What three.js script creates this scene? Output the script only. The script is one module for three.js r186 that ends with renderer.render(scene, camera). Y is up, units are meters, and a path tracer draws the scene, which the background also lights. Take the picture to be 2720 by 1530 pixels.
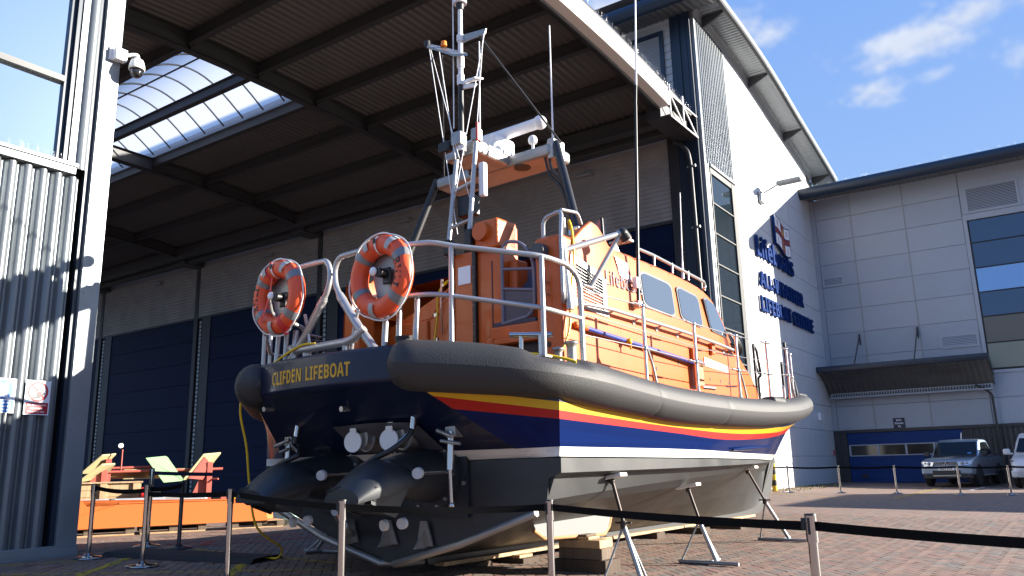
import * as THREE from 'three';
import { mergeGeometries } from 'three/addons/utils/BufferGeometryUtils.js';
import { RoundedBoxGeometry } from 'three/addons/geometries/RoundedBoxGeometry.js';
import { FontLoader } from 'three/addons/loaders/FontLoader.js';
import { TextGeometry } from 'three/addons/geometries/TextGeometry.js';

// ---------------------------------------------------------------- camera, sky, sun, exposure
// Places are written (X right, y up, Z forward); three.js z is minus Z.
const P = (X, y, Z) => new THREE.Vector3(X, y, -Z);
const scene = new THREE.Scene();
const camera = new THREE.PerspectiveCamera(39.46, 1024 / 576, 0.1, 600);
camera.position.set(0, 1.12, 0);
camera.up.set(0.14396, 0.97542, 0.16682);
camera.lookAt(-0.55383, 1.12 + 0.21911, -0.80328);
const renderer = new THREE.WebGLRenderer({ antialias: true });
renderer.setSize(1024, 576);
renderer.toneMapping = THREE.LinearToneMapping;
renderer.toneMappingExposure = 3.7;
renderer.shadowMap.enabled = true;

const SUN = P(1, 0.375, 0.725).normalize();
const sun = new THREE.DirectionalLight(new THREE.Color(1, 0.93, 0.82), 5);
sun.position.copy(SUN.clone().multiplyScalar(80)).add(P(-5, 0, 18));
sun.target.position.copy(P(-5, 0, 18));
sun.castShadow = true;
sun.shadow.mapSize.set(4096, 4096);
Object.assign(sun.shadow.camera, { left: -45, right: 45, top: 40, bottom: -40, near: 1, far: 200 });
sun.shadow.radius = 1;
scene.add(sun, sun.target);

// seeded noise
function rng(seed) { let s = seed >>> 0; return () => { s = (s + 0x6D2B79F5) | 0; let t = Math.imul(s ^ (s >>> 15), 1 | s); t = (t + Math.imul(t ^ (t >>> 7), 61 | t)) ^ t; return ((t ^ (t >>> 14)) >>> 0) / 4294967296; }; }
function hash3(x, y, z) { let h = Math.imul(x, 374761393) ^ Math.imul(y, 668265263) ^ Math.imul(z, 2147483647 - 1013904223); h = Math.imul(h ^ (h >>> 13), 1274126177); return ((h ^ (h >>> 16)) >>> 0) / 4294967296; }
const sm = t => t * t * (3 - 2 * t), mix = (a, b, t) => a + (b - a) * t, clamp = (x, a = 0, b = 1) => Math.min(b, Math.max(a, x));
const sstep = (a, b, x) => sm(clamp((x - a) / (b - a)));
function noise3(x, y, z) {
  const X = Math.floor(x), Y = Math.floor(y), Z = Math.floor(z), u = sm(x - X), v = sm(y - Y), w = sm(z - Z);
  const c = (i, j, k) => hash3(X + i, Y + j, Z + k);
  return mix(mix(mix(c(0, 0, 0), c(1, 0, 0), u), mix(c(0, 1, 0), c(1, 1, 0), u), v), mix(mix(c(0, 0, 1), c(1, 0, 1), u), mix(c(0, 1, 1), c(1, 1, 1), u), v), w);
}
function fbm(x, y, z, n = 5) { let s = 0, a = 0.5, t = 0; for (let i = 0; i < n; i++) { s += a * noise3(x, y, z); t += a; a *= 0.5; x = x * 2.03 + 17.1; y = y * 2.03 + 5.3; z = z * 2.03 + 9.7; } return s / t; }

{ // the sky: clear winter blue with broken fair-weather cloud
  const W = 2048, H = 1024, d = new Float32Array(W * H * 4);
  const k = 1 / 3.7;
  // cloud banks: azimuth from -Z towards +X, elevation, half sizes (degrees), weight
  const banks = [[-5, 25.9, 3.6, 1.15, 1], [-1.6, 26.6, 3, 1.1, .95], [-7.8, 25.2, 1.5, .7, .75], [-8.4, 23.4, 1.7, .75, .85], [-4.3, 23.9, 1.8, .5, .42], [-17.3, 29.6, 2.4, 1.8, .72], [-14.8, 28.2, 1.6, 1.3, .6], [.2, 23.5, 1, 1, .6], [-26, 31.6, 3, 2, .72], [-45, 42, 9, 4, .7], [14, 40, 14, 6, .8], [40, 24, 14, 4, .5], [95, 38, 25, 6, .45], [150, 35, 30, 9, .6], [-120, 40, 30, 10, .6], [-85, 30, 15, 5, .4]];
  for (let j = 0; j < H; j++) for (let i = 0; i < W; i++) {
    const el = ((j + 0.5) / H - 0.5) * Math.PI, az = ((i + 0.5) / W - 0.5) * 2 * Math.PI; // az from +x towards +z
    const y = Math.sin(el), c = Math.cos(el), x = Math.cos(az) * c, z = Math.sin(az) * c;
    const t = Math.pow(clamp(y, 0, 1), 0.62);
    let r = mix(0.52, 0.10, t), g = mix(0.74, 0.30, t), b = mix(1.0, 0.90, t);
    const ca = x * SUN.x + y * SUN.y + z * SUN.z, glow = Math.pow(clamp(ca), 8) + Math.pow(clamp(ca), 60) * 2;
    r += glow * 0.42; g += glow * 0.38; b += glow * 0.26;
    if (y > 0) {
      const A = Math.atan2(x, -z) * 180 / Math.PI, E = el * 180 / Math.PI;
      let m = 0;
      for (const [ba, be, sa, se, w] of banks) { let da = A - ba; if (da > 180) da -= 360; if (da < -180) da += 360; const q = (da * c) ** 2 / (sa * sa) + (E - be) ** 2 / (se * se); if (q < 6) m = Math.max(m, w * Math.exp(-q * 0.75)); }
      if (m > .02) {
        const n = fbm(A * .42 + 3, E * .95, 1.5, 6), f = fbm(A * 1.7, E * 3.1 + 7, 4.5, 5);
        const dens = sstep(.12, 1.0, m * 1.05 + (n - 0.5) * 1.5 + (f - .5) * .7 - 0.12) * clamp(m * 5);
        const lit = 0.70 + 0.2 * n + .12 * f + glow * .5, q = dens * .8;
        r = mix(r, lit * 0.93, q); g = mix(g, lit * 0.98, q); b = mix(b, lit * 1.08, q);
      }
    } else { const q = clamp(-y * 12); r = mix(r, 0.16, q); g = mix(g, 0.14, q); b = mix(b, 0.13, q); }
    const o = (j * W + i) * 4; d[o] = r * k; d[o + 1] = g * k; d[o + 2] = b * k; d[o + 3] = 1;
  }
  const sky = new THREE.DataTexture(d, W, H, THREE.RGBAFormat, THREE.FloatType);
  sky.mapping = THREE.EquirectangularReflectionMapping; sky.magFilter = THREE.LinearFilter; sky.minFilter = THREE.LinearFilter; sky.needsUpdate = true;
  scene.background = sky; scene.environment = sky;
}

// ---------------------------------------------------------------- helpers
const taken = {};
function numbered(n) { const k = taken[n] = (taken[n] ?? -1) + 1; return k ? n + '_' + String(k).padStart(3, '0') : n; }
function tag(o, label, category, group, kind) { if (label) o.userData.label = label; if (category) o.userData.category = category; if (group) o.userData.group = group; if (kind) o.userData.kind = kind; return o; }
function thing(name, label, category, pos, turn = 0, group) { const o = new THREE.Group(); o.name = numbered(name); if (pos) o.position.copy(pos); o.rotation.y = turn; scene.add(o); return tag(o, label, category, group); }
function clean(g) { for (const k of Object.keys(g.attributes)) if (!['position', 'normal', 'uv'].includes(k)) g.deleteAttribute(k); if (!g.attributes.uv) g.setAttribute('uv', new THREE.BufferAttribute(new Float32Array(g.attributes.position.count * 2), 2)); return g.index ? g.toNonIndexed() : g; }
function obj(name, geos, mat, parent = scene) {
  if (!Array.isArray(geos)) geos = [geos];
  let g = geos.length > 1 ? mergeGeometries(geos.map(clean)) : geos[0];
  const m = new THREE.Mesh(g, mat); m.castShadow = m.receiveShadow = true;
  m.name = parent === scene ? numbered(name) : name;
  parent.add(m); return m;
}
// geometry moved from the world into a thing's own frame
function into(o, g) { o.updateMatrixWorld(); g = Array.isArray(g) ? mergeGeometries(g.map(clean)) : g; return g.applyMatrix4(o.matrixWorld.clone().invert()); }
const part = (o, name, g, mat) => obj(name, into(o, g), mat, o);
const bx = (x0, x1, y0, y1, z0, z1) => new THREE.BoxGeometry(Math.abs(x1 - x0), Math.abs(y1 - y0), Math.abs(z1 - z0)).translate((x0 + x1) / 2, (y0 + y1) / 2, -(z0 + z1) / 2);
const rbx = (x0, x1, y0, y1, z0, z1, r = 0.01, s = 2) => new RoundedBoxGeometry(Math.abs(x1 - x0), Math.abs(y1 - y0), Math.abs(z1 - z0), s, Math.min(r, Math.abs(x1 - x0) * .49, Math.abs(y1 - y0) * .49, Math.abs(z1 - z0) * .49)).translate((x0 + x1) / 2, (y0 + y1) / 2, -(z0 + z1) / 2);
function gridGeo(rows, closeU = false) { // rows of Vector3
  const nu = rows.length, nv = rows[0].length, p = [], uv = [], ix = [];
  for (let i = 0; i < nu; i++) for (let j = 0; j < nv; j++) { const q = rows[i][j]; p.push(q.x, q.y, q.z); uv.push(i / (nu - 1), j / (nv - 1)); }
  for (let i = 0; i < nu - 1; i++) for (let j = 0; j < nv - 1; j++) { const a = i * nv + j, b = a + nv; ix.push(a, b, a + 1, b, b + 1, a + 1); }
  const g = new THREE.BufferGeometry(); g.setAttribute('position', new THREE.Float32BufferAttribute(p, 3)); g.setAttribute('uv', new THREE.Float32BufferAttribute(uv, 2)); g.setIndex(ix); g.computeVertexNormals(); return g;
}
function flat(g) { const n = g.index ? g.toNonIndexed() : g; n.computeVertexNormals(); return n; }
function poly(pts) { // fan of a convex flat polygon
  const p = [], uv = []; for (let i = 1; i < pts.length - 1; i++) for (const q of [pts[0], pts[i], pts[i + 1]]) { p.push(q.x, q.y, q.z); uv.push(0, 0); }
  const g = new THREE.BufferGeometry(); g.setAttribute('position', new THREE.Float32BufferAttribute(p, 3)); g.setAttribute('uv', new THREE.Float32BufferAttribute(uv, 2)); g.computeVertexNormals(); return g;
}
function slab(pts, n) { // flat polygon pts given thickness along vector n
  const q = pts.map(a => a.clone().add(n)), out = [poly(pts), poly([...q].reverse())];
  for (let i = 0; i < pts.length; i++) { const j = (i + 1) % pts.length; out.push(poly([pts[i], q[i], q[j], pts[j]])); }
  return mergeGeometries(out);
}
function sweep(pts, r, seg = 8, caps = true) { // round bar through points, parallel transport
  const n = pts.length, rows = []; let t0 = pts[1].clone().sub(pts[0]).normalize();
  let nrm = Math.abs(t0.y) > 0.9 ? new THREE.Vector3(1, 0, 0) : new THREE.Vector3(0, 1, 0); nrm.sub(t0.clone().multiplyScalar(nrm.dot(t0))).normalize();
  const R = i => typeof r === 'function' ? r(i / (n - 1)) : r;
  for (let i = 0; i < n; i++) {
    const t = (i === 0 ? pts[1].clone().sub(pts[0]) : i === n - 1 ? pts[i].clone().sub(pts[i - 1]) : pts[i + 1].clone().sub(pts[i]).normalize().add(pts[i].clone().sub(pts[i - 1]).normalize())).normalize();
    nrm.sub(t.clone().multiplyScalar(nrm.dot(t))).normalize(); const b = t.clone().cross(nrm), row = [];
    for (let k = 0; k <= seg; k++) { const a = -k / seg * Math.PI * 2; row.push(pts[i].clone().addScaledVector(nrm, Math.cos(a) * R(i)).addScaledVector(b, Math.sin(a) * R(i))); }
    rows.push(row);
  }
  const gs = [gridGeo(rows)];
  if (caps) { gs.push(poly(rows[0].slice(0, -1).reverse())); gs.push(poly(rows[n - 1].slice(0, -1))); }
  return mergeGeometries(gs.map(clean));
}
function round(pts, br = 0.06, k = 5) { // polyline with rounded corners
  const out = [pts[0]];
  for (let i = 1; i < pts.length - 1; i++) {
    const a = pts[i - 1], b = pts[i], c = pts[i + 1], l = Math.min(br, a.distanceTo(b) * .48, b.distanceTo(c) * .48);
    const p = b.clone().lerp(a, l / a.distanceTo(b)), q = b.clone().lerp(c, l / b.distanceTo(c));
    for (let j = 0; j <= k; j++) { const t = j / k; out.push(p.clone().multiplyScalar((1 - t) * (1 - t)).addScaledVector(b, 2 * t * (1 - t)).addScaledVector(q, t * t)); }
  }
  out.push(pts[pts.length - 1]); return out;
}
const pipe = (pts, r, br, seg = 8) => sweep(round(pts, br), r, seg);
const curve = (pts, n = 24) => new THREE.CatmullRomCurve3(pts, false, 'centripetal').getPoints(n);
const rod = (a, b, r, r2 = r, seg = 8) => { const d = b.clone().sub(a), g = new THREE.CylinderGeometry(r2, r, d.length(), seg).translate(0, d.length() / 2, 0); return g.applyQuaternion(new THREE.Quaternion().setFromUnitVectors(new THREE.Vector3(0, 1, 0), d.clone().normalize())).translate(a.x, a.y, a.z); };
const ball = (c, r, w = 10, h = 8) => new THREE.SphereGeometry(r, w, h).translate(c.x, c.y, c.z);
const itp = tab => s => { if (s <= tab[0][0]) return tab[0][1]; for (let i = 1; i < tab.length; i++) if (s <= tab[i][0]) return mix(tab[i - 1][1], tab[i][1], (s - tab[i - 1][0]) / (tab[i][0] - tab[i - 1][0])); return tab[tab.length - 1][1]; };
function spl(tab) { // monotone-ish smooth interpolation through a table
  const c = tab.map(a => a[0]), v = tab.map(a => a[1]), n = c.length, m = [];
  for (let i = 0; i < n; i++) m.push(i === 0 ? (v[1] - v[0]) / (c[1] - c[0]) : i === n - 1 ? (v[i] - v[i - 1]) / (c[i] - c[i - 1]) : (v[i + 1] - v[i - 1]) / (c[i + 1] - c[i - 1]));
  return s => { if (s <= c[0]) return v[0]; if (s >= c[n - 1]) return v[n - 1]; let i = 0; while (s > c[i + 1]) i++; const h = c[i + 1] - c[i], t = (s - c[i]) / h, t2 = t * t, t3 = t2 * t; return (2 * t3 - 3 * t2 + 1) * v[i] + (t3 - 2 * t2 + t) * h * m[i] + (-2 * t3 + 3 * t2) * v[i + 1] + (t3 - t2) * h * m[i + 1]; };
}
function uvm(g, s = 1) { // box-projected uv in metres
  g = g.index ? g.toNonIndexed() : g; const p = g.attributes.position, uv = new Float32Array(p.count * 2), a = new THREE.Vector3(), b = new THREE.Vector3(), c = new THREE.Vector3();
  for (let i = 0; i < p.count; i += 3) {
    a.fromBufferAttribute(p, i); b.fromBufferAttribute(p, i + 1); c.fromBufferAttribute(p, i + 2);
    const n = b.clone().sub(a).cross(c.clone().sub(a)), x = Math.abs(n.x), y = Math.abs(n.y), z = Math.abs(n.z);
    [a, b, c].forEach((q, k) => { const [u, v] = x >= y && x >= z ? [q.z, q.y] : y >= z ? [q.x, q.z] : [q.x, q.y]; uv[(i + k) * 2] = u / s; uv[(i + k) * 2 + 1] = v / s; });
  }
  g.setAttribute('uv', new THREE.BufferAttribute(uv, 2)); return g;
}
// textures
function tex(n, f, srgb = false, rep = 1) { const d = new Uint8Array(n * n * 4); for (let j = 0; j < n; j++) for (let i = 0; i < n; i++) { const c = f(i / n, j / n), o = (j * n + i) * 4; for (let k = 0; k < 3; k++) d[o + k] = clamp(Array.isArray(c) ? c[k] : c) * 255; d[o + 3] = 255; } const t = new THREE.DataTexture(d, n, n); t.wrapS = t.wrapT = THREE.RepeatWrapping; t.magFilter = THREE.LinearFilter; t.minFilter = THREE.LinearMipmapLinearFilter; t.generateMipmaps = true; if (srgb) t.colorSpace = THREE.SRGBColorSpace; t.repeat.set(rep, rep); t.needsUpdate = true; return t; }
const tile = (u, v, n, s, oct = 4) => { const a = u * Math.PI * 2, b = v * Math.PI * 2, R = n / (2 * Math.PI); return fbm(Math.cos(a) * R + 11 + s, Math.sin(a) * R + Math.cos(b) * R + 23, Math.sin(b) * R + 31 + s, oct); };
const grime = tex(256, (u, v) => { const n = tile(u, v, 6, 1, 5), f = tile(u, v, 40, 2, 3); const q = 0.93 + 0.07 * sstep(.3, .6, n) - 0.03 * f; return [q, q, q * .99]; }, true);
const grime2 = tex(256, (u, v) => { const n = tile(u, v, 5, 21, 4), f = tile(u, v, 40, 22, 3); const q = 0.965 + 0.03 * n - 0.02 * f; return [q, q, q]; }, true);
const speck = tex(256, (u, v) => tile(u, v, 90, 5, 2));
const fine = tex(256, (u, v) => .5 * tile(u, v, 24, 7, 3) + .5 * tile(u, v, 110, 8, 2));
const rough1 = tex(256, (u, v) => { const n = tile(u, v, 10, 9, 5); return [0, .62 + .38 * n, 0]; });
const M = (r, g, b, o = {}) => new THREE.MeshStandardMaterial({ color: new THREE.Color().setRGB(r, g, b), roughness: 0.5, metalness: 0, side: THREE.DoubleSide, ...o });
const Mp = (r, g, b, o = {}) => new THREE.MeshPhysicalMaterial({ color: new THREE.Color().setRGB(r, g, b), roughness: 0.4, metalness: 0, side: THREE.DoubleSide, ...o });
const mat = {
  whitePanel: M(.60, .605, .62, { map: grime2, roughness: .45, roughnessMap: rough1 }), trimGrey: M(.26, .28, .30, { map: grime, roughness: .4 }), seam: M(.16, .17, .18, { roughness: .6 }),
  panelA: M(.32, .36, .425, { map: grime2, roughness: .42 }), panelB: M(.31, .35, .415, { map: grime2, roughness: .45 }), panelC: M(.335, .37, .43, { map: grime2, roughness: .4 }),
  clap: M(.42, .44, .46, { map: grime, roughness: .42 }), shutter: M(.33, .33, .325, { map: grime, roughness: .45 }),
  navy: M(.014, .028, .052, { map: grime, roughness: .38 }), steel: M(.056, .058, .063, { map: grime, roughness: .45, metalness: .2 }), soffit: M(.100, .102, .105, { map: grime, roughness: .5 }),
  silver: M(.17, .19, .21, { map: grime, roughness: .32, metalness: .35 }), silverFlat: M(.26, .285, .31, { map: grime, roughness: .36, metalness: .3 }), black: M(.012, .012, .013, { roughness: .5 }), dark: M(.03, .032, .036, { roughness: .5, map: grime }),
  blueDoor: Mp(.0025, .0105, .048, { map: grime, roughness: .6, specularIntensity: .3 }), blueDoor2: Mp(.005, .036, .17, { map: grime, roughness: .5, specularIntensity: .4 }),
  glassDark: Mp(.012, .018, .024, { roughness: .04, ior: 1.5, specularIntensity: 1 }), glassBlue: Mp(.012, .05, .13, { roughness: .05, metalness: .0, clearcoat: 1, clearcoatRoughness: .03 }),
  mirror: Mp(.80, .92, 1.0, { roughness: .03, metalness: 1 }),
  letter: Mp(.006, .026, .12, { roughness: .8, specularIntensity: .15 }), white: M(.8, .8, .8, { roughness: .4 }), whiteWarm: M(.76, .74, .68, { roughness: .4 }),
  poly: Mp(.95, .96, .97, { transmission: .85, roughness: .55, thickness: 0 }),
  chrome: M(.50, .49, .48, { metalness: 1, roughness: .06 }), stainless: M(.62, .61, .60, { metalness: 1, roughness: .3, roughnessMap: rough1 }), alu: M(.60, .61, .62, { metalness: .55, roughness: .42, map: grime }), galv: M(.36, .38, .40, { metalness: .6, roughness: .45, map: grime }),
  yellow: M(.80, .50, .02, { roughness: .4 }), red: M(.55, .02, .02, { roughness: .4 }), rubber: M(.016, .016, .017, { roughness: .75 }),
};
const uvs = g => uvm(g, 3);
const canvasMat = (w, h, draw, o = {}) => { const c = document.createElement('canvas'); c.width = w; c.height = h; draw(c.getContext('2d'), w, h); const t = new THREE.CanvasTexture(c); t.colorSpace = THREE.SRGBColorSpace; t.anisotropy = 8; return new THREE.MeshStandardMaterial({ map: t, roughness: .45, side: THREE.DoubleSide, ...o }); };
// a flat rectangle with uv 0..1 from four corners (lower left, lower right, upper right, upper left)
function quad(a, b, c, d) { const g = new THREE.BufferGeometry(); g.setAttribute('position', new THREE.Float32BufferAttribute([a, b, c, a, c, d].flatMap(q => [q.x, q.y, q.z]), 3)); g.setAttribute('uv', new THREE.Float32BufferAttribute([0, 0, 1, 0, 1, 1, 0, 0, 1, 1, 0, 1], 2)); g.computeVertexNormals(); return g; }
const fontB = await new FontLoader().loadAsync('fonts/droid/droid_sans_bold.typeface.json');
const fontR = await new FontLoader().loadAsync('fonts/droid/droid_sans_regular.typeface.json');
function textFit(font, s, w, h, d, bevel = 0) { // letters scaled to width w and cap height h
  const g = new TextGeometry(s, { font, size: 1, depth: 1, curveSegments: 4, bevelEnabled: false }); g.computeBoundingBox(); const b = g.boundingBox, cap = new TextGeometry('H', { font, size: 1, depth: 1 }); cap.computeBoundingBox();
  return g.translate(-b.min.x, 0, 0).scale(w / (b.max.x - b.min.x), h / cap.boundingBox.max.y, d);
}

// ---------------------------------------------------------------- ground: brick paviours with a cross fall
const gy = (X, Z) => -0.0175 * Math.max(X, -12.5) + 0.0135 * clamp(-6 - X, 0, 4) * (1 - sstep(10, 20, Z)) - .17 * sstep(10.3, 12.5, -X) * (1 - sstep(14, 22, Z));
const PV = 0.1, herring = (i, j) => (((i - j) % 4) + 4) % 4;
const pavTone = (a, b) => { const h = hash3(a, b, 77), k = hash3(a, b, 12), v = .82 + .36 * hash3(a, b, 5); const c = h < .42 ? [0.237, 0.146, 0.106] : h < .72 ? [0.210, 0.149, 0.116] : h < .9 ? [0.170, 0.146, 0.123] : [0.219, 0.124, 0.100]; return c.map(x => x * v * (.96 + .08 * k)); };
{
  const N = 768, T = 24; // a 2.4 m repeat of herringbone for the ground beyond the modelled bricks
  const cell = (u, v) => { let i = Math.floor(u * T), j = Math.floor(v * T), c = herring(i, j), fx = u * T - i, fy = v * T - j, bi = i, bj = j, ex, ey, horiz = c < 2;
    if (c === 0) { ex = Math.min(fx, 2 - fx); ey = Math.min(fy, 1 - fy); } else if (c === 1) { bi--; ex = Math.min(fx + 1, 1 - fx); ey = Math.min(fy, 1 - fy); } else if (c === 3) { ex = Math.min(fx, 1 - fx); ey = Math.min(fy, 2 - fy); } else { bj--; ex = Math.min(fx, 1 - fx); ey = Math.min(fy + 1, 1 - fy); }
    return [((bi % T) + T) % T, ((bj % T) + T) % T, Math.min(ex, ey), horiz]; };
  const toS = x => Math.pow(clamp(x), 1 / 2.2);
  const cm = tex(N, (u, v) => { const [bi, bj, e] = cell(u, v), t = pavTone(bi, bj), q = e < .045 ? .28 : 1; return t.map(x => toS(x * q)); }, true);
  const bm = tex(N, (u, v) => { const [bi, bj, e] = cell(u, v); return sstep(.0, .09, e) * .8 + .2 * hash3(bi, bj, 3); });
  for (const t of [cm, bm]) { t.rotation = Math.PI / 4; t.repeat.set(1 / 2.4, 1 / 2.4); t.anisotropy = 16; }
  const far = M(1, 1, 1, { map: cm, bumpMap: bm, bumpScale: .005, roughness: .8 });
  const xs = [-220, -120, -70, -45, -30]; for (let x = -24; x <= 12; x += 1) xs.push(x); xs.push(20, 40, 90, 220);
  const zs = [-60, -20]; for (let z = -4; z <= 24; z += 1) zs.push(z); zs.push(30, 40, 60, 110, 260);
  const rows = xs.map(x => zs.map(z => { const c = clamp(x, -30, 20); return P(x, gy(c, z) - .009, z); }));
  const g = gridGeo(rows), p = g.attributes.position, uv = g.attributes.uv; for (let i = 0; i < p.count; i++) uv.setXY(i, p.getX(i), p.getZ(i));
  const ground = tag(obj('ground', g, far), null, null, null, 'structure');
  // bricks one by one where they show
  const c45 = Math.SQRT1_2, list = [], S = 150;
  for (let i = -S; i <= S; i++) for (let j = -S; j <= S; j++) { const h = herring(i, j); if (h !== 0 && h !== 3) continue; const cu = (i + (h === 0 ? 1 : .5)) * PV, cv = (j + (h === 0 ? .5 : 1)) * PV; const X = -5 + (cu - cv) * c45, Z = 9 + (cu + cv) * c45; list.push([X, Z, h === 0 ? 1 : 0, i, j]); }
  const seen = list.filter(([X, Z]) => { if (Z < 4 || Z > 17.2 || X < -13.5 || X > 1.2) return false; const a = X / Z; return a < .04 && a > -2.4; }).sort((a, b) => Math.hypot(a[0], a[1]) - Math.hypot(b[0], b[1]));
  const brickGeo = (() => { const w = .0975, h = .0475, c = .004, y = 0; const top = [[-w + c, y, -h + c], [w - c, y, -h + c], [w - c, y, h - c], [-w + c, y, h - c]].map(a => new THREE.Vector3(...a)), mid = [[-w, y - c, -h], [w, y - c, -h], [w, y - c, h], [-w, y - c, h]].map(a => new THREE.Vector3(...a)), low = mid.map(a => a.clone().setY(-.03)); const q = [poly([...top].reverse())]; for (let i = 0; i < 4; i++) { const j = (i + 1) % 4; q.push(poly([top[i], top[j], mid[j], mid[i]]), poly([mid[i], mid[j], low[j], low[i]])); } return uvm(mergeGeometries(q), .35); })();
  const pb = tex(128, (u, v) => .5 + .5 * tile(u, v, 30, 3, 3)), pmap = tex(128, (u, v) => { const q = .82 + .18 * tile(u, v, 16, 4, 4); return [q, q, q]; }, true);
  const bm0 = M(1, 1, 1, { roughness: .82, bumpMap: pb, bumpScale: .0012, map: pmap });
  const im = new THREE.InstancedMesh(brickGeo, bm0, Math.max(1, seen.length - 260)); im.name = 'paving_bricks'; im.userData.kind = 'stuff'; im.receiveShadow = true;
  const m4 = new THREE.Matrix4(), eu = new THREE.Euler(), qt = new THREE.Quaternion(), one = new THREE.Vector3(1, 1, 1), cache = new Map(); let n = 0;
  const r = rng(5), inFrame = ([X, Z]) => Z > 5.2 && X < .1;
  let made = 0; const frame = [];
  for (const s of seen) {
    const [X, Z, hz, i, j] = s, c = pavTone(((i % 24) + 24) % 24 + 1000 * Math.floor(i / 24), j), y = gy(X, Z) + (r() - .5) * .003;
    eu.set((r() - .5) * .012, (hz ? 1 : -1) * -Math.PI / 4 + Math.PI / 2 * 0 + (r() - .5) * .01, (r() - .5) * .012 - .0175); qt.setFromEuler(eu);
    const pos = P(X, y, Z), col = new THREE.Color().setRGB(...c);
    const near = made < 260 && (X / Z > -1.25) && Z > 4.6 && Math.abs(X + 3.2) < 6;
    if (near) {
      const key = Math.floor(hash3(i, j, 9) * 14); if (!cache.has(key)) cache.set(key, new THREE.MeshStandardMaterial({ color: col, roughness: .82, bumpMap: pb, bumpScale: .0012, map: pmap, side: THREE.DoubleSide }));
      const b = new THREE.Mesh(brickGeo, cache.get(key)); b.name = made ? 'brick_' + String(made).padStart(3, '0') : 'brick'; b.position.copy(pos); b.quaternion.copy(qt); b.receiveShadow = b.castShadow = true; ground.add(b); made++;
    } else if (n < im.count) { m4.compose(pos, qt, one); im.setMatrixAt(n, m4); im.setColorAt(n, col); n++; }
  }
  im.count = n; ground.add(im);
  // painted lines worn thin on the bricks
  const lineMat = (a, b, c) => { const al = tex(128, (u, v) => sstep(.36, .5, tile(u, v, 22, 6, 4)) * .8); return M(a, b, c, { roughness: .7, alphaMap: al, transparent: true }); };
  const yl = lineMat(.55, .40, .02), rl = lineMat(.45, .07, .05), wl = lineMat(.6, .6, .58);
  const line = (name, m, X0, Z0, X1, Z1, w) => { const d = new THREE.Vector2(X1 - X0, Z1 - Z0), L = d.length(), nx = -d.y / L * w / 2, nz = d.x / L * w / 2, k = Math.max(1, Math.ceil(L / .5)), rows = []; for (let i = 0; i <= k; i++) { const x = mix(X0, X1, i / k), z = mix(Z0, Z1, i / k); rows.push([P(x + nx, gy(x + nx, z) + .0045, z + nz), P(x - nx, gy(x - nx, z) + .0045, z - nz)]); } const gg = uvm(gridGeo(rows), .6); const o = obj(name, gg, m); tag(o, null, null, null, 'structure'); return o; };
  line('yellow_road_line', yl, -9.7, 4.28, -9.5, 5.0, .05); line('yellow_road_line', yl, -9.4, 6.43, -6.9, 6.57, .06); line('yellow_road_line', yl, -10.4, 5.6, -10.3, 6.2, .05);
  line('yellow_road_line', yl, -9.06, 4.0, -6.5, 6.3, .05); line('yellow_road_line', yl, -8.35, 4.42, -9.37, 5.59, .10); line('yellow_road_line', yl, -7.16, 5.28, -8.36, 6.55, .10);
  line('red_road_line', rl, -10.25, 6.3, -9.9, 8.6, .09); line('red_road_line', rl, -9.78, 6.3, -9.4, 8.3, .09); line('red_road_line', rl, -9.72, 6.7, -10.07, 7.15, .12);
  line('yellow_road_line', yl, -4.38, 24.4, -4.37, 33.0, .1); line('yellow_road_line', yl, -9.0, 27.3, -5.2, 23.8, .09); line('white_road_line', wl, -3.25, 31.0, -3.1, 34.8, .12); line('white_road_line', wl, -3.2, 31.0, 1.5, 31.2, .1);
  for (const [a, b] of [[-2.9, -2.55], [-2.4, -2.1], [-1.95, -1.5], [-1.3, -.9]]) line('white_road_line', wl, a, 31.6, b, 32.1, .12);
}

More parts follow.
